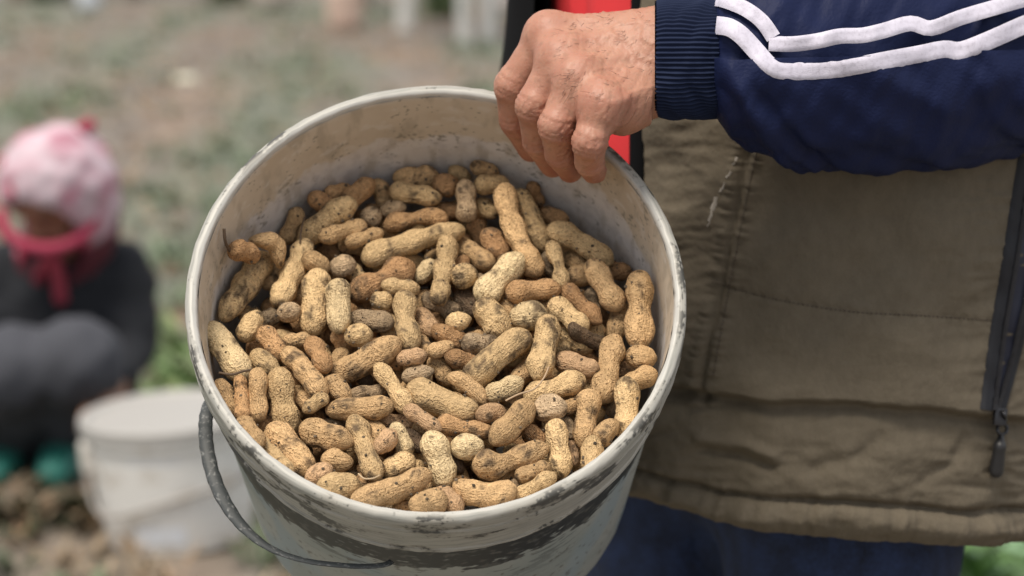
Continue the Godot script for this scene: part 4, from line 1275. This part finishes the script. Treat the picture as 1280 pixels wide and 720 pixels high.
func man() -> void:
	crumple.seed = 12
	crumple.noise_type = FastNoiseLite.TYPE_SIMPLEX_SMOOTH
	crumple.frequency = 1.0
	crumple.fractal_octaves = 2
	var c := spot(968, 400, MAN_D)
	man_at = Vector3(c.x, 0, c.z)
	var t := thing("person", "man in a brown padded vest and navy striped sleeve gripping the bucket's rim", "person", man_at)
	var shift := Transform3D(Basis(), -man_at)
	# --- red shirt
	var shirt_folds := func(a: float, h: float) -> float: return 0.035 * crumple.get_noise_3d(cos(a) * 2.2, sin(a) * 2.2, h * 7.0) + 0.03 * crumple.get_noise_3d(cos(a) * 6.0 + h * 9.0, sin(a) * 6.0, h * 4.0 + 20.0)
	var shirt := func(u: float, v: float) -> Vector3:
		var a := u * TAU
		var h := lerpf(0.80, 1.42, v)
		var close := smoothstep(1.42, 1.30, h)
		var p := torso(a, h, 0.171 * lerpf(0.42, 1.0, close), 0.217 * lerpf(0.35, 1.0, close))
		return p + (p - man_at - Vector3(0, h, 0)) * shirt_folds.call(a, h)
	part("shirt", surface(96, 48, shirt, true, true), plain(Color(0.72, 0.034, 0.04), 0.8), t, shift)
	# --- vest, open in front
	var cloth := plain(Color.WHITE, 0.78)
	var weave := func(u: float, v: float) -> Color:
		var n := noise_b.get_noise_2d(u * 26.0, v * 20.0)
		var f := noise_b.get_noise_2d(u * 190.0, v * 150.0)
		var k := Color(0.145, 0.122, 0.090) * (1.0 + 0.10 * n + 0.10 * f)
		return Color(clampf(k.r, 0, 1), clampf(k.g, 0, 1), clampf(k.b, 0, 1))
	cloth.albedo_texture = picture(512, 512, weave)
	cloth.metallic_specular = 0.2
	cloth.heightmap_enabled = true
	var fibre := FastNoiseLite.new()
	fibre.seed = 31
	fibre.frequency = 0.11
	fibre.fractal_octaves = 3
	cloth.heightmap_texture = ImageTexture.create_from_image(fibre.get_seamless_image(512, 512))
	cloth.heightmap_scale = 0.035
	# columns: fine where the cloth is seen, coarse behind him
	var cols := []
	var a0 := deg_to_rad(22.0)
	var a1 := deg_to_rad(338.0)
	for i in 260: cols.append(a0 + (deg_to_rad(150.0) - a0) * i / 260.0)
	for i in 61: cols.append(lerpf(deg_to_rad(150.0), a1, i / 60.0))
	var rows := 250
	var v := PackedVector3Array()
	var uv := PackedVector2Array()
	for j in rows + 1:
		for i in cols.size():
			var a: float = cols[i]
			if i <= 260: a = lerpf(front_angle(0.78 + 0.6 * j / rows), deg_to_rad(150.0), i / 260.0)
			var low := 0.78
			for k in 4:
				var p := torso(a, low, 0.195, 0.245)
				var q := seen_at(p)
				var ey := hem_edge(q.x) if a < deg_to_rad(150.0) else lerpf(hem_edge(q.x), 590.0, smoothstep(150.0, 200.0, rad_to_deg(a)))
				low += (q.y - ey) / FOCAL * depth_of(p)
			var s := float(j) / rows
			var high := lerpf(low, 1.45, s)
			if j < 200: high = lerpf(low, 1.12, j / 200.0)
			else: high = lerpf(1.12, 1.45, (j - 200) / 50.0)
			var p := vest_point(a, high)
			if high > 1.3: p = p.lerp(Vector3(man_at.x, high, man_at.z), smoothstep(1.3, 1.45, high) * 0.55)
			if j < 5: p = p.lerp(Vector3(man_at.x, p.y, man_at.z), 0.020 * pow((5 - j) / 5.0, 2.0))
			v.append(p - man_at)
			uv.append(Vector2(a * 0.9, high * 3.0))
	var outer := arrays_mesh(v, grid_index(cols.size() - 1, rows, true), uv)
	var vest := part("vest", outer, cloth, t)
	# lining and the dark front edges
	var black := plain(Color(0.007, 0.007, 0.008), 0.85)
	black.metallic_specular = 0.2
	var lining := func(u: float, w: float) -> Vector3:
		var a := lerpf(a0, a1, u)
		var h := lerpf(0.80, 1.42, w)
		var p := torso(a, h, 0.183, 0.231)
		if h > 1.3: p = p.lerp(Vector3(man_at.x, h, man_at.z), smoothstep(1.3, 1.45, h) * 0.55)
		return p - man_at
	part("lining", surface(90, 30, lining, false), black, vest)
	var edge := []
	for k in 30:
		var h := lerpf(0.775, 1.36, k / 29.0)
		edge.append(torso(front_angle(h) - 0.03, h, 0.188, 0.236) - man_at)
	part("front_edge", tube(edge, [0.011], 12, 0.5, (facing * 0.3 + leftward).normalized()), black, vest)
	var turned := func(u: float, w: float) -> Vector3:      # the right panel's black inside, turned outwards
		var h := lerpf(0.79, 1.36, w)
		var a := lerpf(deg_to_rad(285.0), deg_to_rad(341.0) + 0.03 * smoothstep(1.0, 1.25, h), u)
		var bulge := 0.004 * sin(PI * u) + 0.003 * crumple.get_noise_2d(u * 2.0, h * 6.0)
		return torso(a, h, 0.201 + bulge, 0.251 + bulge) - man_at
	part("turned_edge", surface(24, 40, turned, true), black, vest)
	# paint smear on the cloth
	var smear := plain(Color(0.42, 0.38, 0.33), 0.9)
	for s in [[916, 196, 921, 206, 3], [908, 214, 914, 222, 3], [900, 228, 906, 240, 3], [890, 246, 895, 262, 6], [886, 262, 890, 276, 4], [884, 276, 887, 283, 2]]:
		part("paint_smear", strip([Vector2(s[2], s[1]), Vector2((s[0] + s[2]) * 0.5 + 1, (s[1] + s[3]) * 0.5), Vector2(s[0], s[3])], s[4], 0.0008, func(x: float, y: float, l: float) -> Vector3: return on_vest(x, y, l) - man_at, 2, 0.0009), smear, vest)
	# stitches along the seams
	var thread := plain(Color(0.075, 0.055, 0.04), 0.8)
	var stitch := SurfaceTool.new()
	var runs := [[Vector2(946, 190), Vector2(934, 245), Vector2(921, 312), Vector2(906, 390), Vector2(892, 470)], [Vector2(890, 352), Vector2(960, 372), Vector2(1060, 389), Vector2(1160, 395), Vector2(1245, 401)]]
	for r in runs:
		var pts := curve(r, 18)
		for k in range(0, pts.size() - 1):
			var b0 := on_vest(pts[k].x, pts[k].y, 0.0003) - man_at
			var q: Vector2 = pts[k].lerp(pts[k + 1], 0.55)
			var b1 := on_vest(q.x, q.y, 0.0003) - man_at
			stitch.append_from(tube([b0, b0.lerp(b1, 0.5) + (b1 - b0).cross(Vector3.UP).normalized() * 0.0001, b1], [0.00045], 5), 0, Transform3D())
	var sm := part("stitching", stitch.commit(), thread, vest)
	sm.set_meta("kind", "stuff")
	# --- pocket zip
	zip(vest)
	# --- jeans
	var denim := plain(Color.WHITE, 0.85)
	denim.albedo_texture = picture(256, 256, func(u: float, w: float) -> Color:
		var n := noise_b.get_noise_2d(u * 12.0, w * 7.0)
		var f := noise_b.get_noise_2d(u * 200.0, w * 60.0)
		var k := Color(0.012, 0.024, 0.068) * (1.0 + 0.9 * n + 0.9 * f)
		return Color(maxf(k.r, 0), maxf(k.g, 0), maxf(k.b, 0)))
	denim.uv1_triplanar = true
	denim.uv1_scale = Vector3.ONE * 4.0
	var hip := man_at + Vector3(0, 0.86, 0)
	var legs := [[hip + facing * 0.01, hip + facing * 0.01 + Vector3(0, 0.06, 0), 0.145, 0.15]]
	for s in [-1.0, 1.0]:
		legs.append([hip + leftward * 0.085 * s + Vector3(0, -0.02, 0), hip + leftward * 0.095 * s + Vector3(0, -0.44, 0) + facing * 0.02, 0.098, 0.074])
		legs.append([hip + leftward * 0.095 * s + Vector3(0, -0.44, 0) + facing * 0.02, hip + leftward * 0.10 * s + Vector3(0, -0.80, 0) - facing * 0.02, 0.073, 0.058])
	var jean := func(p: Vector3) -> float: return bones_field(p, legs, 0.045) + 0.006 * noise_a.get_noise_3d(p.x * 14.0, p.y * 9.0, p.z * 14.0) + 0.004 * absf(noise_a.get_noise_3d(p.x * 9.0, p.y * 22.0, p.z * 9.0))
	var jeans := part("jeans", nets(jean, man_at + Vector3(-0.32, -0.02, -0.32), man_at + Vector3(0.32, 1.10, 0.32), 0.013), denim, t, shift)
	for x in [1030.0, 1111.0]:
		var line := []
		for k in 8:
			var y := 660.0 + k * 14.0
			var d := MAN_D - 0.30
			for s in 90:
				if jean.call(spot(x + k, y, d)) < 0.0012: break
				d += 0.004
			line.append(spot(x + k, y, d) - man_at)
		part("side_seam", tube(line, [0.0016], 6), plain(Color(0.03, 0.05, 0.12), 0.8), jeans)
	for s in [-1.0, 1.0]:
		var ankle: Vector3 = man_at + leftward * 0.10 * s - facing * 0.02
		var boot := [[ankle + Vector3(0, 0.045, 0) - facing * 0.03, ankle + Vector3(0, 0.045, 0) + facing * 0.08, 0.045, 0.045], [ankle + Vector3(0, 0.045, 0) + facing * 0.08, ankle + Vector3(0, 0.035, 0) + facing * 0.17, 0.047, 0.038], [ankle + Vector3(0, 0.05, 0), ankle + Vector3(0, 0.16, 0), 0.05, 0.055]]
		part("boot", nets(func(p: Vector3) -> float: return maxf(bones_field(p, boot, 0.02), -p.y - 0.01), ankle + Vector3(-0.26, -0.05, -0.26), ankle + Vector3(0.26, 0.25, 0.26), 0.011), plain(Color(0.04, 0.032, 0.025), 0.6), t, shift)
	sleeve(t, shift)
	part("body", hand_and_head(), skin_material(), t, shift)
	hairs(t, shift)

func zip(vest: Node3D) -> void:
	var place := func(x: float, y: float, l: float) -> Vector3: return on_vest(x, y, l) - man_at
	var tape := plain(Color(0.010, 0.011, 0.016), 0.7)
	var navy := plain(Color(0.014, 0.017, 0.035), 0.6)
	var l_edge := curve([Vector2(1281, 196), Vector2(1272, 250), Vector2(1260, 330), Vector2(1245, 420), Vector2(1233, 512)], 8)
	var r_edge := curve([Vector2(1318, 196), Vector2(1306, 260), Vector2(1291, 340), Vector2(1272, 430), Vector2(1250, 512)], 8)
	var gap := []
	for k in l_edge.size(): gap.append((l_edge[k] + r_edge[k]) * 0.5)
	var z := part("pocket_zip", strip(l_edge, 17.0, 0.0022, place, 6, 0.002), tape, vest)
	part("zip_tape", strip(r_edge, 13.0, 0.0022, place, 6, 0.002), tape, z)
	part("pocket_opening", strip(gap, 20.0, 0.0006, place, 4, 0.0), navy, z)
	var metal := plain(Color(0.05, 0.05, 0.055), 0.35)
	metal.metallic = 0.7
	var teeth := SurfaceTool.new()
	var tooth := box_mesh(Vector3(0.0034, 0.0011, 0.0014), 0.0004)
	for e in [[l_edge, 7.0], [r_edge, -6.0]]:
		for k in e[0].size() - 1:
			for s in 5:
				var q: Vector2 = e[0][k].lerp(e[0][k + 1], s / 5.0)
				teeth.append_from(tooth, 0, Transform3D(Basis(), place.call(q.x + e[1], q.y, 0.003)))
	var tm := part("teeth", teeth.commit(), metal, z)
	tm.set_meta("kind", "stuff")
	var slider := part("slider", box_mesh(Vector3(0.0095, 0.013, 0.006), 0.002), metal, z)
	slider.position = place.call(1244, 519, 0.005)
	slider.rotation = Vector3(-0.15, 0.15, -0.12)
	var bridge := part("slider_bridge", tube(curve([place.call(1246, 512, 0.006), place.call(1245, 516, 0.010), place.call(1244, 524, 0.010), place.call(1243, 527, 0.006)], 4), [0.0014], 6), metal, z)
	bridge.set_meta("label", "small arched bridge on the slider")
	var ring := []
	for k in 17:
		var a := TAU * k / 16.0
		ring.append(place.call(1243 + cos(a) * 6.0, 533 + sin(a) * 7.0, 0.008))
	part("pull_ring", tube(ring, [0.0013], 6), metal, z)
	var pull := [[place.call(1243, 541, 0.007), place.call(1242, 556, 0.0065), 0.0022, 0.0026], [place.call(1242, 556, 0.0065), place.call(1239, 586, 0.0055), 0.0042, 0.0052]]
	var mid: Vector3 = place.call(1241, 566, 0.006)
	part("puller", nets(func(p: Vector3) -> float: return bones_field(p, pull, 0.004), mid - Vector3(0.016, 0.028, 0.014), mid + Vector3(0.016, 0.028, 0.014), 0.0011), plain(Color(0.02, 0.02, 0.022), 0.45), z)

# ---- sleeve: stations along the forearm (x, top, bottom, depth of its middle, half thickness)
const SLEEVE := [[893, 2, 143, 1.392, 0.034], [900, -8, 152, 1.392, 0.039], [915, -22, 172, 1.393, 0.046], [940, -40, 188, 1.396, 0.051], [980, -58, 202, 1.402, 0.055], [1040, -72, 214, 1.412, 0.058], [1090, -78, 217, 1.420, 0.060], [1160, -78, 209, 1.434, 0.062], [1230, -72, 198, 1.450, 0.064], [1290, -66, 190, 1.465, 0.066], [1380, -60, 182, 1.485, 0.066], [1450, -30, 160, 1.50, 0.055]]

func sleeve_point(x: float, t: float, lift := 0.0) -> Vector3:      # t = 0 towards us, PI / 2 down
	var tabs := []
	for k in [1, 2, 3, 4]:
		var tab := []
		for s in SLEEVE: tab.append([s[0], s[k]])
		tabs.append(row(tab, x))
	var d: float = tabs[2]
	var half: float = (tabs[1] - tabs[0]) * 0.5
	var mid: float = (tabs[1] + tabs[0]) * 0.5
	# folds
	var down := sin(t)
	var f := 0.0
	var near_cuff := exp(-(x - 893.0) / 55.0)
	f += 0.0050 * near_cuff * absf(sin(t * 3.5 + 1.3 * sin(t * 2.0) + 0.4)) * smoothstep(893.0, 905.0, x)
	f += 0.0042 * (1.0 - 2.0 * absf(crumple.get_noise_2d(x * 0.0065 - t * 0.75, t * 0.55 + 3.0))) * smoothstep(895.0, 960.0, x) * lerpf(1.0, 0.45, smoothstep(0.9, 1.5, t))
	f += 0.0030 * crumple.get_noise_2d(x * 0.017 + t * 0.9, t * 1.3 + 30.0) * smoothstep(895.0, 930.0, x)
	f += 0.0052 * exp(-pow((x - (930.0 + (t - 0.4) * 55.0)) / 13.0, 2)) * smoothstep(-0.3, 0.5, t)
	f -= 0.0045 * exp(-pow((x - (957.0 + (t - 0.4) * 80.0)) / 13.0, 2)) * smoothstep(-0.2, 0.6, t)
	f += 0.0038 * exp(-pow((x - 1085.0 - t * 90.0) / 40.0, 2)) * smoothstep(-0.8, -0.2, t)
	f -= 0.0035 * exp(-pow((x - 1185.0 - t * 70.0) / 22.0, 2)) * smoothstep(-1.4, -0.5, t)
	var p := spot(x, mid + down * half, d)
	var toward := (EYE - p).normalized()
	var upright := UPV
	var flat := lerpf(1.0, 0.82, smoothstep(0.2, 1.2, t))
	var dir := toward * cos(t) + upright * -down
	return p + toward * cos(t) * (tabs[3] * flat) + dir * (f + lift)

func on_sleeve(x: float, y: float, lift := 0.0) -> Vector3:
	var sx := x
	var t := clampf((y - 70.0) / 150.0, -1.2, 1.2)
	for k in 14:
		var q := seen_at(sleeve_point(sx, t))
		sx += (x - q.x) * 0.8
		t = clampf(t + (y - q.y) / 165.0, -1.5, 1.5)
	return sleeve_point(sx, t, lift)

func sleeve(t: Node3D, shift: Transform3D) -> void:
	var navy := plain(Color(0.0085, 0.0142, 0.054), 0.6)
	navy.metallic_specular = 0.3
	relief(navy, 5, 0.09, 0.03, 14.0)
	var f := func(u: float, v: float) -> Vector3: return sleeve_point(lerpf(893.0, 1450.0, v), u * TAU) - man_at
	var arm := part("sleeve", surface(110, 200, f, false, true), navy, t)
	# upper arm from the elbow to the shoulder, outside the picture
	var elbow := spot(1430, 62, 1.50) - man_at
	var shoulder := Vector3(0, 1.36, 0) + leftward * 0.22
	var path := curve([elbow + Vector3(-0.06, -0.005, 0.0), elbow + Vector3(0.01, 0.02, 0), elbow.lerp(shoulder, 0.35) + Vector3(0.03, 0, 0), elbow.lerp(shoulder, 0.75), shoulder, shoulder - leftward * 0.12 + Vector3(0, 0.04, 0)], 6)
	var rad := []
	for k in path.size(): rad.append(lerpf(0.064, 0.082, float(k) / path.size()))
	part("upper_sleeve", tube(path, rad, 28), navy, arm)
	# ribbed cuff
	var ribbed := plain(Color(0.013, 0.0205, 0.052), 0.8)
	ribbed.metallic_specular = 0.3
	var cuff := func(u: float, v: float) -> Vector3:
		var a := u * TAU
		var x := lerpf(817.0, 899.0, clampf((v - 0.06) / 0.94, 0.0, 1.0))
		var s := clampf((v - 0.06) / 0.94, 0.0, 1.0)
		var bulge := 1.0 + 0.05 * sin(PI * s) - 0.02 * smoothstep(0.12, 0.0, s)
		var rib := 0.0009 * cos(a * 76.0) * smoothstep(0.0, 0.05, s)
		var wave := 0.0022 * crumple.get_noise_2d(s * 2.0 + cos(a), sin(a) * 1.2)
		var p := spot(x, 73.0, 1.386 + 0.006 * s)
		var toward := (EYE - p).normalized()
		var dir := toward * cos(a) + UPV * -sin(a)
		if v < 0.06: bulge *= 0.93
		var ry := 0.0366 * bulge
		return p + toward * cos(a) * 0.0325 * bulge + UPV * -sin(a) * ry + dir * (rib + wave) + (Vector3.LEFT * 0.0 if v >= 0.06 else Vector3(0.008, 0, 0)) - man_at
	part("cuff", surface(608, 26, cuff, false, true), ribbed, arm)
	# two white stripes
	var white := plain(Color(0.66, 0.64, 0.74), 0.7)
	relief(white, 6, 0.2, 0.03, 30.0)
	white.albedo_texture = picture(128, 128, func(u: float, w: float) -> Color:
		var n := noise_b.get_noise_2d(u * 9.0, w * 9.0) + 0.6 * noise_b.get_noise_2d(u * 70.0, w * 70.0)
		return Color(0.97, 0.96, 0.98).lerp(Color(0.72, 0.70, 0.72), smoothstep(-0.1, 0.7, n)))
	var place := func(x: float, y: float, l: float) -> Vector3: return on_sleeve(x, y, l) - man_at
	var fine := func(pts: Array, steps: int) -> Array:
		var out := []
		for k in pts.size() - 1:
			for s in steps: out.append(pts[k].lerp(pts[k + 1], float(s) / steps))
		out.append(pts[-1])
		return out
	for s in [
		[[Vector2(886, -6), Vector2(912, 2), Vector2(934, 12), Vector2(953, 27), Vector2(967, 47)], 19.0, 5],
		[[Vector2(961, 54), Vector2(990, 55), Vector2(1022, 51), Vector2(1050, 45), Vector2(1078, 44), Vector2(1105, 38), Vector2(1138, 29), Vector2(1164, 35), Vector2(1200, 22), Vector2(1240, 10), Vector2(1290, -4), Vector2(1340, -16)], 19.5, 4],
		[[Vector2(895, 31), Vector2(912, 34), Vector2(928, 45), Vector2(948, 67), Vector2(962, 82), Vector2(980, 89), Vector2(1035, 88), Vector2(1075, 82), Vector2(1111, 75), Vector2(1150, 68), Vector2(1180, 62), Vector2(1203, 63), Vector2(1244, 47), Vector2(1280, 31), Vector2(1340, 8)], 23.0, 4]]:
		part("white_stripe", strip(curve(s[0], s[2]), s[1], 0.0008, place, 6, 0.0012), white, arm)

# ---- the hand on the rim (and the head above the frame)
var fingers := []
var palm := []

func rim_depth(x: float) -> float:
	return lerpf(1.424, 1.376, (x - 640.0) / 115.0)

func build_hand() -> void:
	var at := func(x: float, y: float, off: float) -> Vector3: return spot(x, y, rim_depth(clampf(x, 620, 780)) + off)
	# index, middle, ring, little: knuckle, first joint, second joint, tip (x, y, off) and the radii there
	var spec := [
		[[686, 46, -0.010], [642, 107, -0.020], [644, 150, -0.004], [664, 186, 0.026], [0.0140, 0.0116, 0.0104, 0.0088]],
		[[701, 76, -0.022], [668, 132, -0.036], [673, 176, -0.012], [691, 206, 0.021], [0.0138, 0.0112, 0.0102, 0.0086]],
		[[722, 103, -0.028], [696, 157, -0.042], [701, 192, -0.018], [713, 212, 0.016], [0.0134, 0.0110, 0.0100, 0.0085]],
		[[752, 134, -0.030], [737, 177, -0.040], [737, 202, -0.020], [742, 214, 0.010], [0.0126, 0.0102, 0.0094, 0.0080]],
	]
	var wrists := [[836, 44], [836, 64], [836, 86], [836, 105]]
	for k in 4:
		var s = spec[k]
		var j := []
		for q in 4: j.append(at.call(s[q][0], s[q][1], s[q][2]))
		var chain := []
		for q in 3: chain.append([j[q], j[q + 1], s[4][q], s[4][q + 1]])
		# the joint swells a little
		chain.append([j[1], j[1] + Vector3(0, 0.0, 0.0008), s[4][1] * 1.035, s[4][1] * 1.035])
		fingers.append({"bones": chain, "joints": j, "r": s[4]})
		var w := spot(wrists[k][0], wrists[k][1], 1.388)
		palm.append([w, j[0], 0.0165, s[4][0] * 0.98])
		palm.append([j[0], j[0] + Vector3(0, 0.001, 0.002), s[4][0] * 1.02, s[4][0] * 1.02])
	palm.append([spot(836, 75, 1.388), spot(876, 72, 1.392), 0.0285, 0.026])
	palm.append([spot(835, 52, 1.392), spot(725, 68, 1.405), 0.021, 0.015])
	palm.append([spot(846, 100, 1.392), spot(778, 137, 1.368), 0.0155, 0.0165])      # heel of the hand, little-finger side
	# the thumb goes down behind the rim
	palm.append([spot(800, 70, 1.40), spot(735, 112, 1.428), 0.020, 0.0145])
	palm.append([spot(735, 112, 1.428), spot(700, 128, 1.440), 0.0135, 0.0125])
	palm.append([spot(700, 128, 1.440), spot(672, 142, 1.452), 0.0120, 0.0095])

func hand_field(p: Vector3) -> float:
	var d := bones_field(p, palm, 0.011)
	var f := 1.0
	for k in 4:
		var one := bones_field(p, fingers[k].bones, 0.003)
		f = smin(f, one, 0.0012)
	d = smin(d, f, 0.0045)
	# the wrist slims where the cuff closes round it
	var q := p - spot(826, 73, 1.388)
	if q.x > -0.006: d = maxf(d, Vector2(q.y * 0.94, q.z).length() - 0.0312 - 0.006 * smoothstep(0.006, -0.006, q.x))
	# tendons over the back of the hand
	return d

func hand_tint(p: Vector3) -> Color:
	var n := noise_b.get_noise_3dv(p * 55.0)
	var m := noise_b.get_noise_3dv(p * 160.0 + Vector3.ONE * 9.0)
	var c := Color(0.43, 0.212, 0.143)
	var red := 0.0
	for f in fingers:
		for q in 3:
			red = maxf(red, exp(-pow((p - f.joints[q]).length() / (0.017 if q == 0 else 0.013), 4)) * (0.75 if q == 0 else 0.6))
		red = maxf(red, smoothstep(0.035, 0.01, (p - f.joints[3]).length()) * 0.8)
	c = c.lerp(Color(0.35, 0.138, 0.095), clampf(red + 0.35 * n, 0, 1))
	c = c.lerp(Color(0.52, 0.30, 0.215), clampf(0.4 * -n + 0.5 * m, 0, 1))
	c = c.lerp(Color(0.25, 0.12, 0.075), smoothstep(0.22, 0.42, m) * 0.45)
	return c

func hand_and_head() -> ArrayMesh:
	build_hand()
	var mesh := nets(hand_field, spot(640, 130, 1.43) + Vector3(-0.022, -0.062, -0.045), spot(905, 0, 1.35) + Vector3(0.0, 0.018, 0.035), 0.0015)
	var arr := mesh.surface_get_arrays(0)
	var v: PackedVector3Array = arr[Mesh.ARRAY_VERTEX]
	var nrm: PackedVector3Array = arr[Mesh.ARRAY_NORMAL]
	var idx: PackedInt32Array = arr[Mesh.ARRAY_INDEX]
	var col := PackedColorArray()
	for i in v.size():
		var p := v[i]
		var push := 0.00035 * noise_b.get_noise_3dv(p * 90.0)
		# creases across the finger joints, tendons and loose skin over the back
		for f in fingers:
			var b = f.joints
			for q in [1, 2]:
				var dir: Vector3 = (b[q + 1] - b[q - 1]).normalized()
				var rel: Vector3 = p - b[q]
				if rel.length() > 0.020: continue
				var s := rel.dot(dir)
				for cr in [-0.0052, -0.0022, 0.0012, 0.0044]:
					push -= (0.0008 if q == 1 else 0.0006) * exp(-pow((s - cr + 0.0008 * noise_a.get_noise_3dv(p * 260.0)) / 0.0010, 2))
				if q == 1: push += 0.0007 * exp(-pow(rel.length() / 0.013, 2))
			var knuckle: Vector3 = p - b[0]
			push += 0.0014 * exp(-pow(knuckle.length() / 0.0165, 4)) * smoothstep(-0.2, 0.6, nrm[i].dot(-FWD))
		var q2 := seen_at(p)
		if nrm[i].dot(-FWD) > 0.0 and q2.x > 700.0:
			for k in 4:
				var j := seen_at(fingers[k].joints[0])
				var w := Vector2(836, 44 + 20 * k)
				var ab := w - j
				var tt := clampf((q2 - j).dot(ab) / ab.length_squared(), 0, 1)
				var dd := (q2 - j - ab * tt).length()
				push += 0.0011 * exp(-pow(dd / 6.5, 2)) * smoothstep(0.05, 0.25, tt) * smoothstep(0.85, 0.45, tt)
			var vein := absf(noise_a.get_noise_2d(q2.x * 0.013 + 5.0, q2.y * 0.022))
			push += 0.0008 * exp(-pow(vein / 0.07, 2)) * smoothstep(710.0, 750.0, q2.x)
			push -= 0.00030 * smoothstep(0.55, 1.0, sin(q2.x * 0.55 + q2.y * 0.22 + 4.0 * noise_a.get_noise_2d(q2.x * 0.02, q2.y * 0.02)))
		v[i] = p + nrm[i] * push
		col.append(hand_tint(p))
	var st := SurfaceTool.new()
	st.append_from(arrays_mesh(v, idx, PackedVector2Array(), col), 0, Transform3D())
	# head and neck above the picture
	var top := man_at + Vector3(0, 1.36, 0)
	var look := (facing + Vector3(0.25, -0.25, 0.25)).normalized()
	var side := look.cross(Vector3.UP).normalized()
	var hc := top + Vector3(0, 0.20, 0) + facing * 0.03
	var head := [[top - Vector3(0, 0.06, 0), hc - Vector3(0, 0.06, 0), 0.062, 0.055], [hc + Vector3(0, 0.035, 0), hc + Vector3(0, 0.03, 0) - look * 0.03, 0.086, 0.088], [hc + look * 0.03, hc + look * 0.065 - Vector3(0, 0.085, 0), 0.07, 0.034], [hc + look * 0.098, hc + look * 0.112 - Vector3(0, 0.035, 0), 0.007, 0.013],
		[hc + side * 0.086, hc + side * 0.09 - Vector3(0, 0.04, 0), 0.014, 0.010], [hc - side * 0.086, hc - side * 0.09 - Vector3(0, 0.04, 0), 0.014, 0.010], [hc + look * 0.088 - Vector3(0, 0.062, 0) + side * 0.02, hc + look * 0.088 - Vector3(0, 0.062, 0) - side * 0.02, 0.010, 0.010]]
	st.append_from(nets(func(p: Vector3) -> float: return bones_field(p, head, 0.02), hc - Vector3(0.16, 0.30, 0.16), hc + Vector3(0.16, 0.16, 0.16), 0.009, func(p: Vector3) -> Color: return Color(0.04, 0.035, 0.03) if p.y > hc.y + 0.035 - 0.5 * (p - hc).dot(look) * -1.0 and (p - hc).dot(look) < 0.06 else Color(0.42, 0.22, 0.15)), 0, Transform3D())
	return st.commit()

func skin_material() -> StandardMaterial3D:
	var m := plain(Color.WHITE, 0.52, true)
	m.subsurf_scatter_enabled = true
	m.subsurf_scatter_strength = 0.08
	relief(m, 1, 0.035, 0.030, 26.0)
	return m

func hairs(t: Node3D, shift: Transform3D) -> void:
	var st := SurfaceTool.new()
	var placed := 0
	var tries := 0
	while placed < 150 and tries < 3000:
		tries += 1
		var x := rng.randf_range(700, 815)
		var y := rng.randf_range(12, 128)
		if rng.randf() > smoothstep(-0.3, 0.4, noise_a.get_noise_2d(x * 0.02, y * 0.02)): continue
		var d := 1.30
		var hit := false
		for s in 60:
			var f := hand_field(spot(x, y, d))
			if f < 0.0004:
				hit = true
				break
			d += maxf(f * 0.9, 0.0004)
		if not hit: continue
		var p := spot(x, y, d)
		var dir := Vector3(rng.randf_range(-0.9, -0.2), rng.randf_range(-0.7, 0.2), 0.15).normalized() * rng.randf_range(0.003, 0.007)
		st.append_from(tube([p, p + dir * 0.5 - FWD * 0.0007, p + dir - FWD * 0.0006], [0.00009, 0.00008, 0.00004], 4), 0, shift)
		placed += 1
	if placed:
		var h := part("arm_hair", st.commit(), plain(Color(0.05, 0.03, 0.02), 0.6), t)
		h.set_meta("kind", "stuff")
